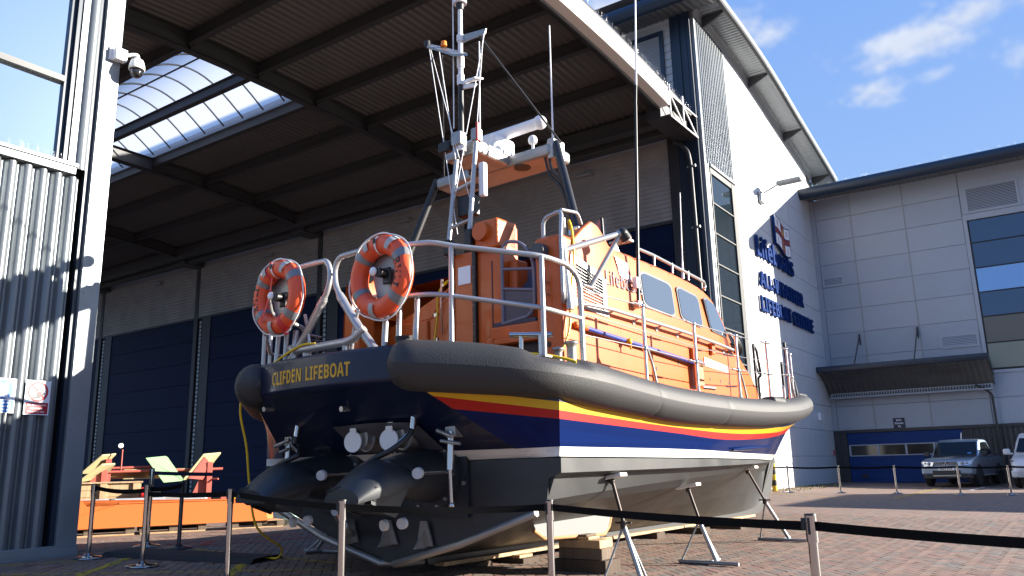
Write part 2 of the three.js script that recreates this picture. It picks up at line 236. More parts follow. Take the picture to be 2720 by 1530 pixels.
// ---------------------------------------------------------------- warehouse: gable wall, door wall, curved roof
const XG = -9.35, ZS = 25.5, ZR = 39.5;
const roofY = spl([[-5, 14.2], [5, 16.2], [14, 17.35], [20, 17.62], [24.2, 17.5], [25.5, 17.35], [28.3, 17.2], [31.35, 16.88], [35.5, 16.12], [40.35, 15.25], [42, 14.9]]);
{
  const w = thing('warehouse_building', 'tall white and navy warehouse with curved roof and lifeboat centre lettering', 'building', P(XG, 0, 32));
  const add = (n, g, m) => part(w, n, g, m);
  // gable wall panels: joints at every 1.12 m, recessed seams behind
  const ys = [.12]; for (let y = 1.33; y < 18; y += 1.122) ys.push(y);
  const zs = [28.55, 30.9, 33.25, 35.6, 37.95, 39.5];
  add('backing_wall', bx(XG - .35, XG - .07, 0, 15.0, 25.6, 41), mat.seam);
  add('backing_wall', bx(XG - .35, XG - .07, 14.9, 16.6, 25.6, 33.5), mat.seam);
  add('plinth', bx(XG - .07, XG + .03, -.05, .12, 28.55, 39.45), mat.galv);
  const pm = [mat.whitePanel];
  for (let i = 0; i < zs.length - 1; i++) for (let j = 0; j < ys.length - 1; j++) {
    const z0 = zs[i] + .012, z1 = zs[i + 1] - .012, y0 = ys[j] + .008, y1 = ys[j + 1] - .008, t0 = roofY(z0) - .02, t1 = roofY(z1) - .02;
    if (y0 > Math.max(t0, t1) - .05) continue;
    let g;
    if (y1 <= Math.min(t0, t1)) g = rbx(XG - .07, XG, y0, y1, z0, z1, .006, 1);
    else { const pts = [P(XG - .07, y0, z0), P(XG - .07, y0, z1)]; if (t1 > y0) pts.push(P(XG - .07, Math.min(t1, y1), z1)); const K = 5; for (let k = K; k >= 0; k--) { const z = mix(z0, z1, k / K), t = Math.min(y1, roofY(z) - .02); if (t > y0) pts.push(P(XG - .07, t, z)); } g = slab(pts, new THREE.Vector3(.07, 0, 0)); }
    add('wall_panel', uvs(g), pm[0]);
  }
  // corrugated strip with the tall stair window below it
  const rib = (z0, z1, pitch, dep, y0, yf, x) => { const rows = [], n = Math.round((z1 - z0) / pitch); for (let i = 0; i < n; i++) for (let k = 0; k < 8; k++) { const t = k / 8, z = z0 + (i + t) * (z1 - z0) / n, d = t < .6 ? Math.sin(t / .6 * Math.PI) * dep : 0; rows.push([P(x + d, y0, z), P(x + d, yf(z), z)]); } rows.push([P(x, y0, z1), P(x, yf(z1), z1)]); return gridGeo(rows); };
  const rf = z => roofY(z) - .04;
  add('corrugated_cladding', rib(25.62, 28.36, .183, .06, 11.42, rf, XG - .03), mat.silver);
  add('corrugated_cladding', rib(25.62, 25.98, .18, .05, .1, () => 11.4, XG - .03), mat.silver);
  add('corner_flashing', bx(XG - .1, XG + .02, .1, 17.2, 25.5, 25.62), mat.silverFlat);
  add('corner_flashing', bx(XG - .06, XG + .03, 11.4, 17.0, 28.36, 28.5), mat.silverFlat);
  add('window_head', bx(XG - .05, XG + .08, 11.32, 11.42, 25.95, 28.5), mat.silverFlat);
  const win = thing; // the stair window is a part with panes below it
  const wf = add('stair_window', [bx(XG - .12, XG + .02, .2, 11.32, 25.98, 26.06), bx(XG - .12, XG + .03, .2, 11.32, 28.1, 28.5), bx(XG - .12, XG + .02, 11.1, 11.32, 26.06, 28.1)].map(clean), mat.dark);
  for (let k = 0; k < 10; k++) { const y1 = 11.1 - k * 1.105, y0 = y1 - 1.06; if (y0 < 0) break; obj('pane', into(wf, bx(XG - .06, XG - .03, y0, y1, 26.06, 28.1)), k < 1 ? mat.glassDark : mat.glassDark, wf); obj('transom', into(wf, bx(XG - .12, XG + .015, y0 - .045, y0, 26.06, 28.1)), mat.dark, wf); }
  // navy return facing the yard
  { const rows = []; for (const [x, d] of [[-10.22, 0], [-10.0, 0], [-9.98, .05], [-9.86, .05], [-9.84, 0], [-9.74, 0], [-9.72, .05], [-9.6, .05], [-9.58, 0]]) rows.push([P(x, .1, 25.42 - d), P(x, 17.25, 25.42 - d)]); add('navy_cladding', flat(gridGeo(rows)), mat.navy); }
  add('corner_flashing', bx(-9.58, XG - .1, .1, 17.25, 25.36, 25.62), mat.navy);
  add('navy_jamb', bx(-10.62, -10.22, .1, 13.4, 25.4, 25.6), mat.dark);
  // door wall: lapped cladding above, sectional blue doors below, bay by bay
  const bays = [[-19.6, -10.62], [-28.55, -19.9], [-38.25, -28.85], [-47.95, -38.55], [-57.6, -48.25]];
  const lap = (x0, x1, y0, y1, p, m, name) => { const rows = [], n = Math.round((y1 - y0) / p); for (let i = 0; i < n; i++) { const a = y0 + i * (y1 - y0) / n, b = y0 + (i + 1) * (y1 - y0) / n; rows.push([P(x0, a, ZS - .03), P(x1, a, ZS - .03)], [P(x0, b - .025, ZS - .012), P(x1, b - .025, ZS - .012)], [P(x0, b - .02, ZS + .01), P(x1, b - .02, ZS + .01)]); } return add(name, uvs(flat(gridGeo(rows))), m); };
  add('backing_wall', bx(-60, -10.22, 0, 17.3, ZS + .08, ZS + .4), mat.dark);
  bays.forEach(([x0, x1], b) => {
    lap(x0, x1, 9.5, 13.3, .165, mat.shutter, 'lapped_cladding');
    add('door_head', bx(x0, x1, 9.38, 9.5, ZS - .05, ZS + .05), mat.dark);
    const n = 8, d0 = x0 + 1.15, d1 = x1 - .05, dr = add('sectional_door', bx(d0, d1, .1, 9.4, ZS + .05, ZS + .07), mat.black);
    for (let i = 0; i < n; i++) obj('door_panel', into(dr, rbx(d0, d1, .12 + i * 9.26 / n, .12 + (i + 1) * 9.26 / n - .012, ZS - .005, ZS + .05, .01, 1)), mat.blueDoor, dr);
    add('door_post', bx(x0 + .45, x0 + 1.15, .1, 9.4, ZS - .04, ZS + .06), mat.dark);
    add('pillar', bx(x0 - .3, x0, .1, 13.3, ZS - .06, ZS + .07), mat.dark);
    const g = []; for (let y = .3; y < 9.3; y += .22) g.push(bx(x0 + .18, x0 + .34, y, y + .15, ZS - .02, ZS + .02)); add('chain_guide', g, mat.galv);
    const xm = mix(x0, x1, .62), ub = add('wall_light', [rbx(xm - .35, xm + .35, 11.85, 11.97, ZS - .28, ZS - .1, .04), bx(xm + .2, xm + .3, 11.85, 12.05, ZS - .12, ZS)].map(clean), mat.trimGrey);
  });
  // clapboard and louvre above the canopy
  { const rows = []; for (let y = 12.9; y < 17.2; y += .3) rows.push([P(-16, y, ZS - .05), P(-10.25, y, ZS - .05)], [P(-16, y + .26, ZS - .03), P(-10.25, y + .26, ZS - .03)], [P(-16, y + .27, ZS), P(-10.25, y + .27, ZS)]); add('clapboard_cladding', uvs(flat(gridGeo(rows))), mat.clap);
    const lv = add('louvre_vent', [bx(-12.6, -10.5, 16.6, 16.75, ZS - .14, ZS), bx(-10.65, -10.5, 14.5, 16.6, ZS - .14, ZS), bx(-12.6, -12.45, 14.5, 16.6, ZS - .14, ZS)], mat.navy); const sl = []; for (let y = 14.5; y < 16.55; y += .075) sl.push(bx(-12.45, -10.66, y, y + .035, ZS - .12, ZS - .06)); obj('louvre_slats', into(lv, sl), mat.clap, lv).userData.kind = 'stuff'; obj('louvre_back', into(lv, bx(-12.45, -10.66, 14.5, 16.6, ZS - .055, ZS - .052)), mat.black, lv); }
  // curved roof: corrugated soffit, verge fascia, eaves gutter, gussets
  const XV = -8.45, top = [], und = [], Zs = []; for (let z = 24.3; z <= 41.6; z += .1) Zs.push(z);
  add('roof_sheet', gridGeo(Zs.map(z => [P(-60, roofY(z) + .42, z), P(XV, roofY(z) + .36, z)])), mat.silverFlat);
  { const rows = []; for (let z = 24.3, k = 0; z <= 41.6; z += .045, k++) { const d = [0, 0, .035, .035][k % 4]; rows.push([P(XG - .1, roofY(z) + .0 - d + .05, z), P(XV + .04, roofY(z) + .0 - d + .05, z)]); } add('verge_soffit', flat(gridGeo(rows)), mat.silverFlat); }
  add('verge_fascia', gridGeo(Zs.map(z => [P(XV, roofY(z) - .02, z), P(XV + .1, roofY(z) - .02, z), P(XV + .16, roofY(z) + .08, z), P(XV + .16, roofY(z) + .2, z), P(XV - .05, roofY(z) + .38, z)])), mat.silverFlat);
  add('verge_edge', gridGeo(Zs.map(z => [P(XV - .02, roofY(z) - .05, z), P(XV + .1, roofY(z) - .05, z), P(XV + .1, roofY(z) - .015, z)])), mat.steel);
  add('wall_trim', gridGeo(Zs.filter(z => z > 25.5).map(z => [P(XG + .02, roofY(z) - .34, z), P(XG + .05, roofY(z) - .02, z), P(XG + .12, roofY(z) + .03, z)])), mat.trimGrey);
  for (const z of [26.3, 31.3, 35.95, 40.6]) add('gusset', slab([P(XG + .05, roofY(z) - .45, z), P(XG + .05, roofY(z), z), P(XV, roofY(z) - .01, z), P(XV - .05, roofY(z) - .07, z)], new THREE.Vector3(0, 0, -.09)), mat.steel);
  { const rows = []; for (let k = 0; k <= 10; k++) { const a = -Math.PI / 2 + k / 10 * Math.PI; rows.push([P(-60, 17.22 + .28 * Math.sin(a), 24.32 - .28 * Math.cos(a)), P(XV + .1, 17.22 + .28 * Math.sin(a), 24.32 - .28 * Math.cos(a))]); } add('eaves_gutter', gridGeo(rows), mat.navy); }
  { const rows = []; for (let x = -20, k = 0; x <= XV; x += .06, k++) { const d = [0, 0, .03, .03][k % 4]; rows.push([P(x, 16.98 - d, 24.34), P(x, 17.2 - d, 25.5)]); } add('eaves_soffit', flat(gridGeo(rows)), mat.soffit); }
  // downpipe from the canopy gutter
  add('downpipe', [pipe([P(-10.25, 12.2, 25.1), P(-10.0, 12.05, 25.1), P(-9.78, 11.75, 25.15), P(-9.74, 11.3, 25.2), P(-9.66, .3, 25.2)], .075, .15, 10)], mat.dark);
  for (const y of [11.2, 9, 6.8, 4.6, 2.4]) add('pipe_bracket', rod(P(-9.86, y, 25.22), P(-9.56, y, 25.22), .05), mat.galv);
  // wall lamp and small fittings on the gable
  add('wall_lamp', [rod(P(XG, 11.75, 31.5), P(XG + .7, 12.25, 32.0), .03), rbx(XG + .6, XG + 1.6, 12.2, 12.36, 31.85, 32.25, .07)].map(clean), mat.trimGrey);
  add('wall_lamp_base', rbx(XG, XG + .16, 11.4, 11.9, 31.3, 31.75, .06), mat.galv);
  add('alarm_box', rbx(XG, XG + .12, 2.85, 3.2, 36.95, 37.25, .05), mat.white);
  add('fire_point_sign', bx(XG, XG + .03, 1.35, 1.6, 39.1, 39.25), mat.red);
  // letters standing off the wall, reading away from the yard
  const put = (font, s, z0, z1, y, h, m = mat.letter) => { const g = textFit(font, s, z1 - z0, h, .12); g.rotateY(Math.PI / 2); g.translate(XG + .05, y, -z0); return g; };
  const letters = (font, s, z0, z1, y, h) => { // each letter is a part
    const full = textFit(font, s, 1, 1, 1); const tot = new TextGeometry(s, { font, size: 1, depth: .1, curveSegments: 4 }); tot.computeBoundingBox(); const W = tot.boundingBox.max.x - tot.boundingBox.min.x, cap = new TextGeometry('H', { font, size: 1, depth: .1 }); cap.computeBoundingBox(); const C = cap.boundingBox.max.y; let x = 0;
    const adv = c => (font.data.glyphs[c] || font.data.glyphs['?']).ha / font.data.resolution;
    for (const c of s) { if (c !== ' ') { const g = new TextGeometry(c, { font, size: 1, depth: 1, curveSegments: 4 }); g.translate(x - tot.boundingBox.min.x, 0, 0).scale((z1 - z0) / W, h / C, .085).rotateY(Math.PI / 2).translate(XG + .04, y, -z0); add('letter', g, mat.letter); } x += adv(c); } };
  letters(fontB, 'Lifeboats', 30.25, 35.15, 8.98, .82);
  letters(fontB, 'ALL-WEATHER', 30.3, 36.25, 7.78, .6);
  letters(fontB, 'LIFEBOAT CENTRE', 30.2, 37.5, 6.78, .6);
  { // waving flag emblem: white quarters, red cross, navy edge
    const fm = canvasMat(512, 360, (c, W, H) => { c.fillStyle = '#10204a'; c.fillRect(0, 0, W, H); c.fillStyle = '#7e1226'; c.fillRect(10, 10, W - 20, H - 20); c.fillStyle = '#10204a'; for (const [x, y] of [[0, 0], [300, 0], [0, 210], [300, 210]]) c.fillRect(x, y, 212, 150); c.fillStyle = '#e9e9ec'; for (const [x, y] of [[14, 14], [312, 14], [14, 222], [312, 222]]) c.fillRect(x, y, 186, 124); c.fillStyle = '#7e1226'; c.font = 'bold 96px serif'; c.textAlign = 'center'; c.textBaseline = 'middle'; ['R', 'N', 'L', 'I'].forEach((t, i) => c.fillText(t, [107, 405, 107, 405][i], [78, 78, 286, 286][i])); c.strokeStyle = '#c8962c'; c.fillStyle = '#c8962c'; c.lineWidth = 10; c.beginPath(); c.moveTo(256, 190); c.lineTo(256, 310); c.stroke(); c.beginPath(); c.arc(256, 270, 38, .2, Math.PI - .2); c.stroke(); c.fillRect(228, 206, 56, 10); c.beginPath(); c.moveTo(222, 130); c.lineTo(216, 70); c.lineTo(240, 96); c.lineTo(256, 62); c.lineTo(272, 96); c.lineTo(296, 70); c.lineTo(290, 130); c.fill(); }, { roughness: .4 });
    const rows = [], back = []; for (let k = 0; k <= 24; k++) { const t = k / 24, z = 32.75 + 2.05 * t, wv = .09 * Math.sin(t * Math.PI * 2.2 + .4) - .25 * t; rows.push([P(XG + .16, 9.92 + wv, z), P(XG + .16, 11.22 + wv, z)]); back.push([P(XG + .05, 9.92 + wv, z), P(XG + .05, 11.22 + wv, z)]); }
    add('flag_emblem', gridGeo(rows), fm); add('flag_edge', [gridGeo(rows.map((a, i) => [a[0], back[i][0]])), gridGeo(rows.map((a, i) => [a[1], back[i][1]])), gridGeo([[rows[0][0], rows[0][1]], [back[0][0], back[0][1]]])], mat.letter);
  }
}

// ---------------------------------------------------------------- big canopy in front of the door wall
{
  const c = thing('yard_canopy', 'wide dark steel canopy with white edge and curved rooflight over the yard', 'canopy', P(-30, 0, 16));
  const add = (n, g, m) => part(c, n, g, m);
  const cy = spl([[4, 12.6], [8, 13.2], [12, 13.5], [16, 13.5], [19.2, 13.42], [22, 13.22], [24.6, 12.95]]); // underside of the sheet
  const Z0 = 6.5, Z1 = 24.9, X0 = -62, X1 = -9.6;
  const zl = []; for (let z = Z0; z <= Z1; z += .4) zl.push(z); zl.push(Z1);
  // corrugated deck, ridges running across the yard, with the rooflight opening cut out
  const deck = (x0, x1, z0, z1) => { const rows = []; let k = 0; for (let x = x0; x <= x1 + .001; x += .0625, k++) { const d = [0, 0, .05, .05][k % 4]; const row = []; for (const z of zl.filter(z => z > z0 && z < z1).concat([z0, z1]).sort((a, b) => a - b)) row.push(P(Math.min(x, x1), cy(z) - d, z)); rows.push(row); } return flat(gridGeo(rows)); };
  const LX0 = -46, LX1 = -19.45, LZ0 = 12.05, LZ1 = 16.55;
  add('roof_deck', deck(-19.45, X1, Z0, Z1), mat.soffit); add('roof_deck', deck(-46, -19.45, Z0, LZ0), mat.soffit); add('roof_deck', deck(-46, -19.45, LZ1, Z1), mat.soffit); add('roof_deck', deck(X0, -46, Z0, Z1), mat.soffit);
  const topY = z => cy(z) + .22;
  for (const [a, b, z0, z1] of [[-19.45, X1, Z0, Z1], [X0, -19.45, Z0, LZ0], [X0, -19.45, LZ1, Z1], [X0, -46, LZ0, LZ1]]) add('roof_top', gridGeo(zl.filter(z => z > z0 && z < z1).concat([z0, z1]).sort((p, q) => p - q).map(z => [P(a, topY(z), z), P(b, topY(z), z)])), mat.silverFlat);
  // rooflight: arched translucent sheets between thin bars
  { const nx = 24, arc = t => [mix(LZ0 + .1, LZ1 - .1, t), 13.5 + 1.0 * Math.sin(t * Math.PI)]; const rl = add('rooflight', [bx(LX0, LX1, 13.42, 13.7, LZ0 - .08, LZ0), bx(LX0, LX1, 13.42, 13.7, LZ1, LZ1 + .08)], mat.galv);
    for (let i = 0; i < nx; i++) { const a = mix(LX0, LX1, i / nx) + .035, b = mix(LX0, LX1, (i + 1) / nx) - .035; if (b < -36) continue; const rows = []; for (let k = 0; k <= 16; k++) { const [z, y] = arc(k / 16); rows.push([P(a, y, z), P(b, y, z)]); } obj('rooflight_sheet', into(rl, gridGeo(rows)), mat.poly, rl); const bar = []; for (let k = 0; k <= 16; k++) { const [z, y] = arc(k / 16); bar.push(P(b + .035, y - .02, z)); } obj('glazing_bar', into(rl, sweep(bar, .032, 6)), mat.dark, rl); }
    const [z, y] = arc(.42); obj('tie_bar', into(rl, rod(P(LX0, y - .05, z), P(LX1, y - .05, z), .03)), mat.dark, rl); }
  // main beams across, purlins along
  const beam = x => { const H = [], s = .14; const web = [], bot = [], topf = []; for (const z of zl) { web.push([P(x, cy(z) - .06, z), P(x, cy(z) - .62, z)]); bot.push([P(x - s, cy(z) - .62, z), P(x + s, cy(z) - .62, z)]); topf.push([P(x - s, cy(z) - .08, z), P(x + s, cy(z) - .08, z)]); } return [gridGeo(web), gridGeo(bot), gridGeo(bot.map(r => r.map(q => q.clone().add(new THREE.Vector3(0, .03, 0))))), gridGeo(topf)]; };
  for (const x of [-19.2, -28.6, -38.0, -47.4]) { const b = add('main_beam', beam(x), mat.steel); obj('haunch', into(b, [rbx(x - .7, x + .1, 12.2, 12.95, 24.2, 25.4, .02, 1)]), mat.steel, b); const st = []; for (const z of [11.95, 14.3, 16.62, 18.95, 21.45]) st.push(bx(x - .13, x + .13, cy(z) - .6, cy(z) - .06, z - .012, z + .012)); obj('stiffener', into(b, st), mat.steel, b); }
  for (const z of [9.6, 11.95, 14.3, 16.62, 18.95, 21.45]) { const y = cy(z) - .05; const segs = [[-47.4, -38], [-38, -28.6], [-28.6, -19.2], [-19.2, -9.75]]; for (const [a, b] of segs) add('purlin', [bx(a + .02, b - .02, y - .36, y, z - .02, z + .02), bx(a + .02, b - .02, y - .38, y - .36, z - .1, z + .1), bx(a + .02, b - .02, y - .02, y + .0, z - .09, z + .09)].map(clean), mat.steel); }
  add('gutter_beam', [rbx(-60, -9.9, 12.35, 12.9, 23.7, 24.1, .03, 1), rbx(-60, -9.9, 12.25, 12.55, 24.4, 24.8, .03, 1), bx(-60, -9.9, 12.5, 12.62, 25.0, 25.4)].map(clean), mat.steel);
  // white edge fascia towards the sun and its spiked capping
  const fz = zl.filter(z => z <= 22.9);
  add('edge_fascia', uvs(gridGeo(fz.map(z => [P(-9.72, cy(z) - .62, z), P(-9.42, cy(z) - .62, z), P(-9.4, cy(z) - .58, z), P(-9.4, cy(z) - .12, z), P(-9.46, cy(z) - .06, z)]))), mat.whiteWarm);
  add('edge_beam', gridGeo(fz.map(z => [P(-9.72, cy(z) - .1, z), P(-9.72, cy(z) - .63, z), P(-9.95, cy(z) - .63, z), P(-9.95, cy(z) - .1, z)])), mat.steel);
  add('edge_capping', gridGeo(zl.map(z => [P(-9.46, cy(z) - .06, z), P(-9.42, cy(z) + .05, z), P(-9.5, cy(z) + .2, z), P(-9.75, cy(z) + .24, z)])), mat.dark);
  // end truss box beside the tower
  const tb = add('end_truss', [bx(-10.25, -9.75, 12.2, 13.3, 22.95, 25.3), bx(-9.75, -9.42, 12.95, 13.02, 22.95, 25.3), bx(-9.75, -9.42, 12.2, 12.24, 22.95, 25.3)].map(clean), mat.steel);
  obj('truss_bars', into(tb, [rod(P(-9.42, 12.2, 23), P(-9.42, 12.2, 25.3), .028), rod(P(-9.42, 12.98, 23), P(-9.42, 12.98, 25.3), .028), rod(P(-9.42, 12.98, 23), P(-9.42, 12.2, 24.1), .028), rod(P(-9.42, 12.98, 24.1), P(-9.42, 12.2, 25.2), .028), rod(P(-9.42, 12.2, 24.1), P(-9.42, 13.3, 24.1), .028), rod(P(-9.42, 12.2, 23), P(-9.42, 13.3, 23), .028)]), mat.white, tb);
  { const g = [], r = rng(8); for (let z = 13; z < 25; z += .09) for (let k = 0; k < 2; k++) g.push(rod(P(-9.5, cy(z) + .18, z), P(-9.5 + (r() - .5) * .16, cy(z) + .34, z + (r() - .5) * .12), .0014, .0014, 3)); obj('bird_spikes', into(c, g), mat.stainless, c).userData.kind = 'stuff'; }
}

// ---------------------------------------------------------------- office wing at the back right
{
  const o = thing('office_building', 'grey panelled office wing with blue goods door and blue glass at right', 'building', P(-5, 0, ZR));
  const add = (n, g, m) => part(o, n, g, m);
  const XE = .3;
  add('backing_wall', bx(XG, XE, 0, 13.6, ZR + .06, ZR + .5), mat.seam);
  add('side_wall', bx(XE - .3, XE, 0, 13.6, ZR + .1, ZR + 16), mat.panelA);
  add('back_wall', bx(XG, XE, 0, 13.6, ZR + 15.7, ZR + 16), mat.panelA);
  const ys = [2.46, 3.55, 4.67, 5.81, 6.93, 8.06, 9.2, 10.3, 11.43, 12.54, 13.6], xs = [-9.12, -7.5, -5.2, -2.9];
  const r = rng(3), pal = [mat.panelA, mat.panelB, mat.panelC];
  for (let i = 0; i < 3; i++) for (let j = 0; j < ys.length - 1; j++) add('wall_panel', uvs(rbx(xs[i] + .012, xs[i + 1] - .012, ys[j] + .007, ys[j + 1] - .007, ZR, ZR + .06, .006, 1)), pal[Math.floor(r() * 3)]);
  for (let j = 0; j < 2; j++) add('wall_panel', uvs(rbx(-2.88, XE, ys[j] + .007, ys[j + 1] - .007, ZR, ZR + .06, .006, 1)), pal[j]);
  for (const x of [-7.5, -5.2]) add('cover_strip', bx(x - .03, x + .03, 2.46, 13.6, ZR - .012, ZR), mat.trimGrey);
  add('corner_flashing', bx(XG, -9.12, 2.46, 13.6, ZR - .01, ZR + .06), mat.panelC);
  // window band
  add('window_surround', [bx(-2.9, XE, 11.33, 11.6, ZR - .03, ZR + .06), bx(-2.9, -2.75, 4.6, 11.4, ZR - .04, ZR + .06), bx(-2.75, XE, 4.58, 4.7, ZR - .05, ZR + .06)].map(clean), mat.panelC);
  const wb = add('window_band', bx(-2.75, XE, 4.7, 11.33, ZR + .02, ZR + .05), mat.black);
  const wy = [4.76, 5.86, 7.0, 8.07, 9.15, 10.28, 11.3]; for (let k = 0; k < 6; k++) { obj('pane', into(wb, bx(-2.68, XE - .05, wy[k] + .03, wy[k + 1] - .03, ZR - .01, ZR + .02)), [M(.20, .22, .18, { roughness: .2 }), M(.12, .115, .10, { roughness: .25 }), mat.glassBlue, Mp(.16, .36, .72, { roughness: .05, clearcoat: 1 }), mat.glassBlue, mat.glassBlue][k], wb); }
  // louvres
  const louvre = (x0, x1, y0, y1) => { const f = add('louvre_vent', [bx(x0 - .1, x1 + .1, y1, y1 + .1, ZR - .04, ZR + .02), bx(x0 - .1, x1 + .1, y0 - .1, y0, ZR - .04, ZR + .02), bx(x0 - .1, x0, y0, y1, ZR - .04, ZR + .02), bx(x1, x1 + .1, y0, y1, ZR - .04, ZR + .02)].map(clean), mat.panelC); const s = []; const n = Math.round((y1 - y0) / .07); for (let i = 0; i < n; i++) { const y = y0 + (i + .15) * (y1 - y0) / n; s.push(slab([P(x0, y, ZR - .03), P(x1, y, ZR - .03), P(x1, y + .045, ZR - .012), P(x0, y + .045, ZR - .012)], new THREE.Vector3(0, .006, 0))); } const l = obj('louvre_slats', into(f, s), mat.panelA, f); l.userData.kind = 'stuff'; obj('louvre_back', into(f, bx(x0, x1, y0, y1, ZR - .008, ZR - .004)), mat.black, f); };
  add('wall_panel', uvs(bx(-2.88, XE, 11.62, 13.6, ZR + .0, ZR + .05)), mat.panelC); louvre(-2.62, -.75, 11.72, 12.75); louvre(-9.0, -8.2, 9.3, 9.62); louvre(-4.35, -3.05, 5.88, 6.28);
  // roof overhang
  { const rows = []; for (let k = 0; k <= 10; k++) { const a = -Math.PI / 2 + k / 10 * Math.PI; const q = [P(XG - .0, 13.55 + .27 * Math.sin(a), 37.95 - .26 * Math.cos(a)), P(1.9, 13.55 + .27 * Math.sin(a), 37.95 - .26 * Math.cos(a))]; rows.push(q); } add('eaves_gutter', gridGeo(rows), mat.navy); }
  { const rows = []; for (let x = XG, k = 0; x <= 1.9; x += .055, k++) { const d = [0, 0, .035, .035][k % 4]; rows.push([P(x, 13.31 - d, 37.95), P(x, 13.64 - d, 39.52)]); } add('eaves_soffit', flat(gridGeo(rows)), mat.soffit); }
  add('roof_sheet', gridGeo([37.95, 39.5, 42, 46, 50, 56].map(z => [P(XG, 13.82 + .62 * Math.sin((z - 37.95) / 18 * Math.PI), z), P(1.9, 13.82 + .62 * Math.sin((z - 37.95) / 18 * Math.PI), z)])), mat.silverFlat);
  { const g = [], q = rng(9); for (let x = XG; x < 0; x += .12) g.push(rod(P(x, 13.8, 37.95), P(x + (q() - .5) * .12, 13.97, 37.95 + (q() - .5) * .1), .0016, .0016, 3)); obj('bird_spikes', into(o, g), mat.stainless, o).userData.kind = 'stuff'; }
  // goods door
  add('door_lintel', bx(-9.3, XE, 2.34, 2.45, ZR - .06, ZR + .06), mat.dark);
  add('pilaster', [bx(XG, -9.08, .1, 2.34, ZR - .03, ZR + .06), bx(-9.08, -8.8, .1, 2.34, ZR + .0, ZR + .06)].map(clean), mat.dark);
  const gd = add('goods_door', bx(-8.8, -4.1, .1, 2.34, ZR + .055, ZR + .06), mat.black);
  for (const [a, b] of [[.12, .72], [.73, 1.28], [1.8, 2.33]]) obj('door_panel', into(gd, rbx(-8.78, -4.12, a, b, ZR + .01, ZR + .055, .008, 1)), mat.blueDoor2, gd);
  obj('window_frame', into(gd, [bx(-8.72, -4.12, 1.285, 1.33, ZR - .01, ZR + .05), bx(-8.72, -4.12, 1.755, 1.8, ZR - .01, ZR + .05), ...[-8.7, -7.5, -6.36, -5.24, -4.15].map(x => bx(x - .04, x + .04, 1.33, 1.755, ZR - .01, ZR + .05))]), mat.panelC, gd);
  for (const [a, b] of [[-8.66, -7.54], [-7.46, -6.4], [-6.32, -5.28], [-5.2, -4.19]]) obj('pane', into(gd, bx(a, b, 1.33, 1.755, ZR + .02, ZR + .03)), Mp(.03, .028, .026, { roughness: .08 }), gd);
  obj('door_vent', into(gd, bx(-8.3, -8.05, .32, .5, ZR - .01, ZR + .02)), mat.black, gd);
  { const rows = []; for (let x = -4.1, k = 0; x <= XE; x += .05, k++) { const d = [0, 0, .05, .05][k % 4]; rows.push([P(x, .05, ZR + .04 - d), P(x, 2.34, ZR + .04 - d)]); } add('corrugated_cladding', flat(gridGeo(rows)), mat.steel); }
  add('downpipe', pipe([P(-3.3, 4.1, 38.9), P(-3.0, 3.9, 39.0), P(-2.78, 3.7, 39.25), P(-2.76, .1, 39.3)], .05, .12), mat.dark);
  // curved loading canopy with tie rods
  { const prof = [[37.55, 5.25], [37.5, 5.12], [37.56, 5.0], [37.9, 4.93], [38.3, 4.8], [38.7, 4.6], [39.0, 4.35], [39.3, 4.1]]; const cn = add('loading_canopy', [gridGeo(prof.slice(0, 3).map(([z, y]) => [P(XG + .02, y, z), P(-2.6, y, z)])), gridGeo([[P(XG + .02, 5.25, 37.55), P(-2.6, 5.25, 37.55)], [P(XG + .02, 5.2, 38.3), P(-2.6, 5.2, 38.3)], [P(XG + .02, 4.9, 39.0), P(-2.6, 4.9, 39.0)], [P(XG + .02, 4.5, 39.48), P(-2.6, 4.5, 39.48)]]), gridGeo([[37.6, 5.05], [37.9, 4.98], [38.3, 4.85], [38.7, 4.65], [39.0, 4.4], [39.3, 4.15]].map(([z, y], i) => [P(-2.6, y - .08, z), P(-2.6, [5.25, 5.24, 5.2, 5.06, 4.9, 4.62][i], z)]))].map(clean), mat.navy);
    const rows = []; for (let x = XG + .02, k = 0; x <= -2.6; x += .055, k++) { const d = [0, 0, .03, .03][k % 4]; rows.push(prof.slice(2).map(([z, y]) => P(x, y - d, z))); } obj('canopy_soffit', into(cn, flat(gridGeo(rows))), mat.soffit, cn);
    obj('canopy_trim', into(cn, [bx(-9.2, -2.7, 3.92, 4.14, 39.2, 39.3), bx(-9.2, -2.7, 3.88, 3.93, 38.9, 39.3)]), mat.panelA, cn); const rr = []; for (let x = -9.1; x < -2.8; x += .11) rr.push(bx(x, x + .05, 3.98, 4.1, 39.17, 39.2)); obj('trim_slots', into(cn, rr), mat.dark, cn).userData.kind = 'stuff';
    for (const [x, y] of [[-7.72, 6.75], [-5.28, 6.8]]) { const t = obj('tie_rod', into(cn, [rod(P(x, y, ZR - .06), P(x - .1, 5.2, 38.0), .03)]), mat.steel, cn); obj('tie_plate', into(cn, slab([P(x - .03, y + .08, ZR), P(x - .03, y - .45, ZR), P(x - .03, y + .02, ZR - .22)], new THREE.Vector3(.05, 0, 0))), mat.steel, cn); }
    const g = [], q = rng(19); for (let x = XG + .1; x < -2.7; x += .1) g.push(rod(P(x, 5.25, 37.6), P(x + (q() - .5) * .1, 5.4, 37.6 + (q() - .5) * .1), .0016, .0016, 3)); obj('bird_spikes', into(cn, g), mat.stainless, cn).userData.kind = 'stuff'; }
  // sign over the door
  const sg = canvasMat(180, 190, (c, W, H) => { c.fillStyle = '#0d1636'; c.fillRect(0, 0, W, H); c.fillStyle = '#dfe3ee'; c.font = 'bold 46px sans-serif'; c.textAlign = 'center'; c.fillText('BG1', 90, 56); c.fillText('Goods', 90, 110); c.fillText('In', 90, 164); });
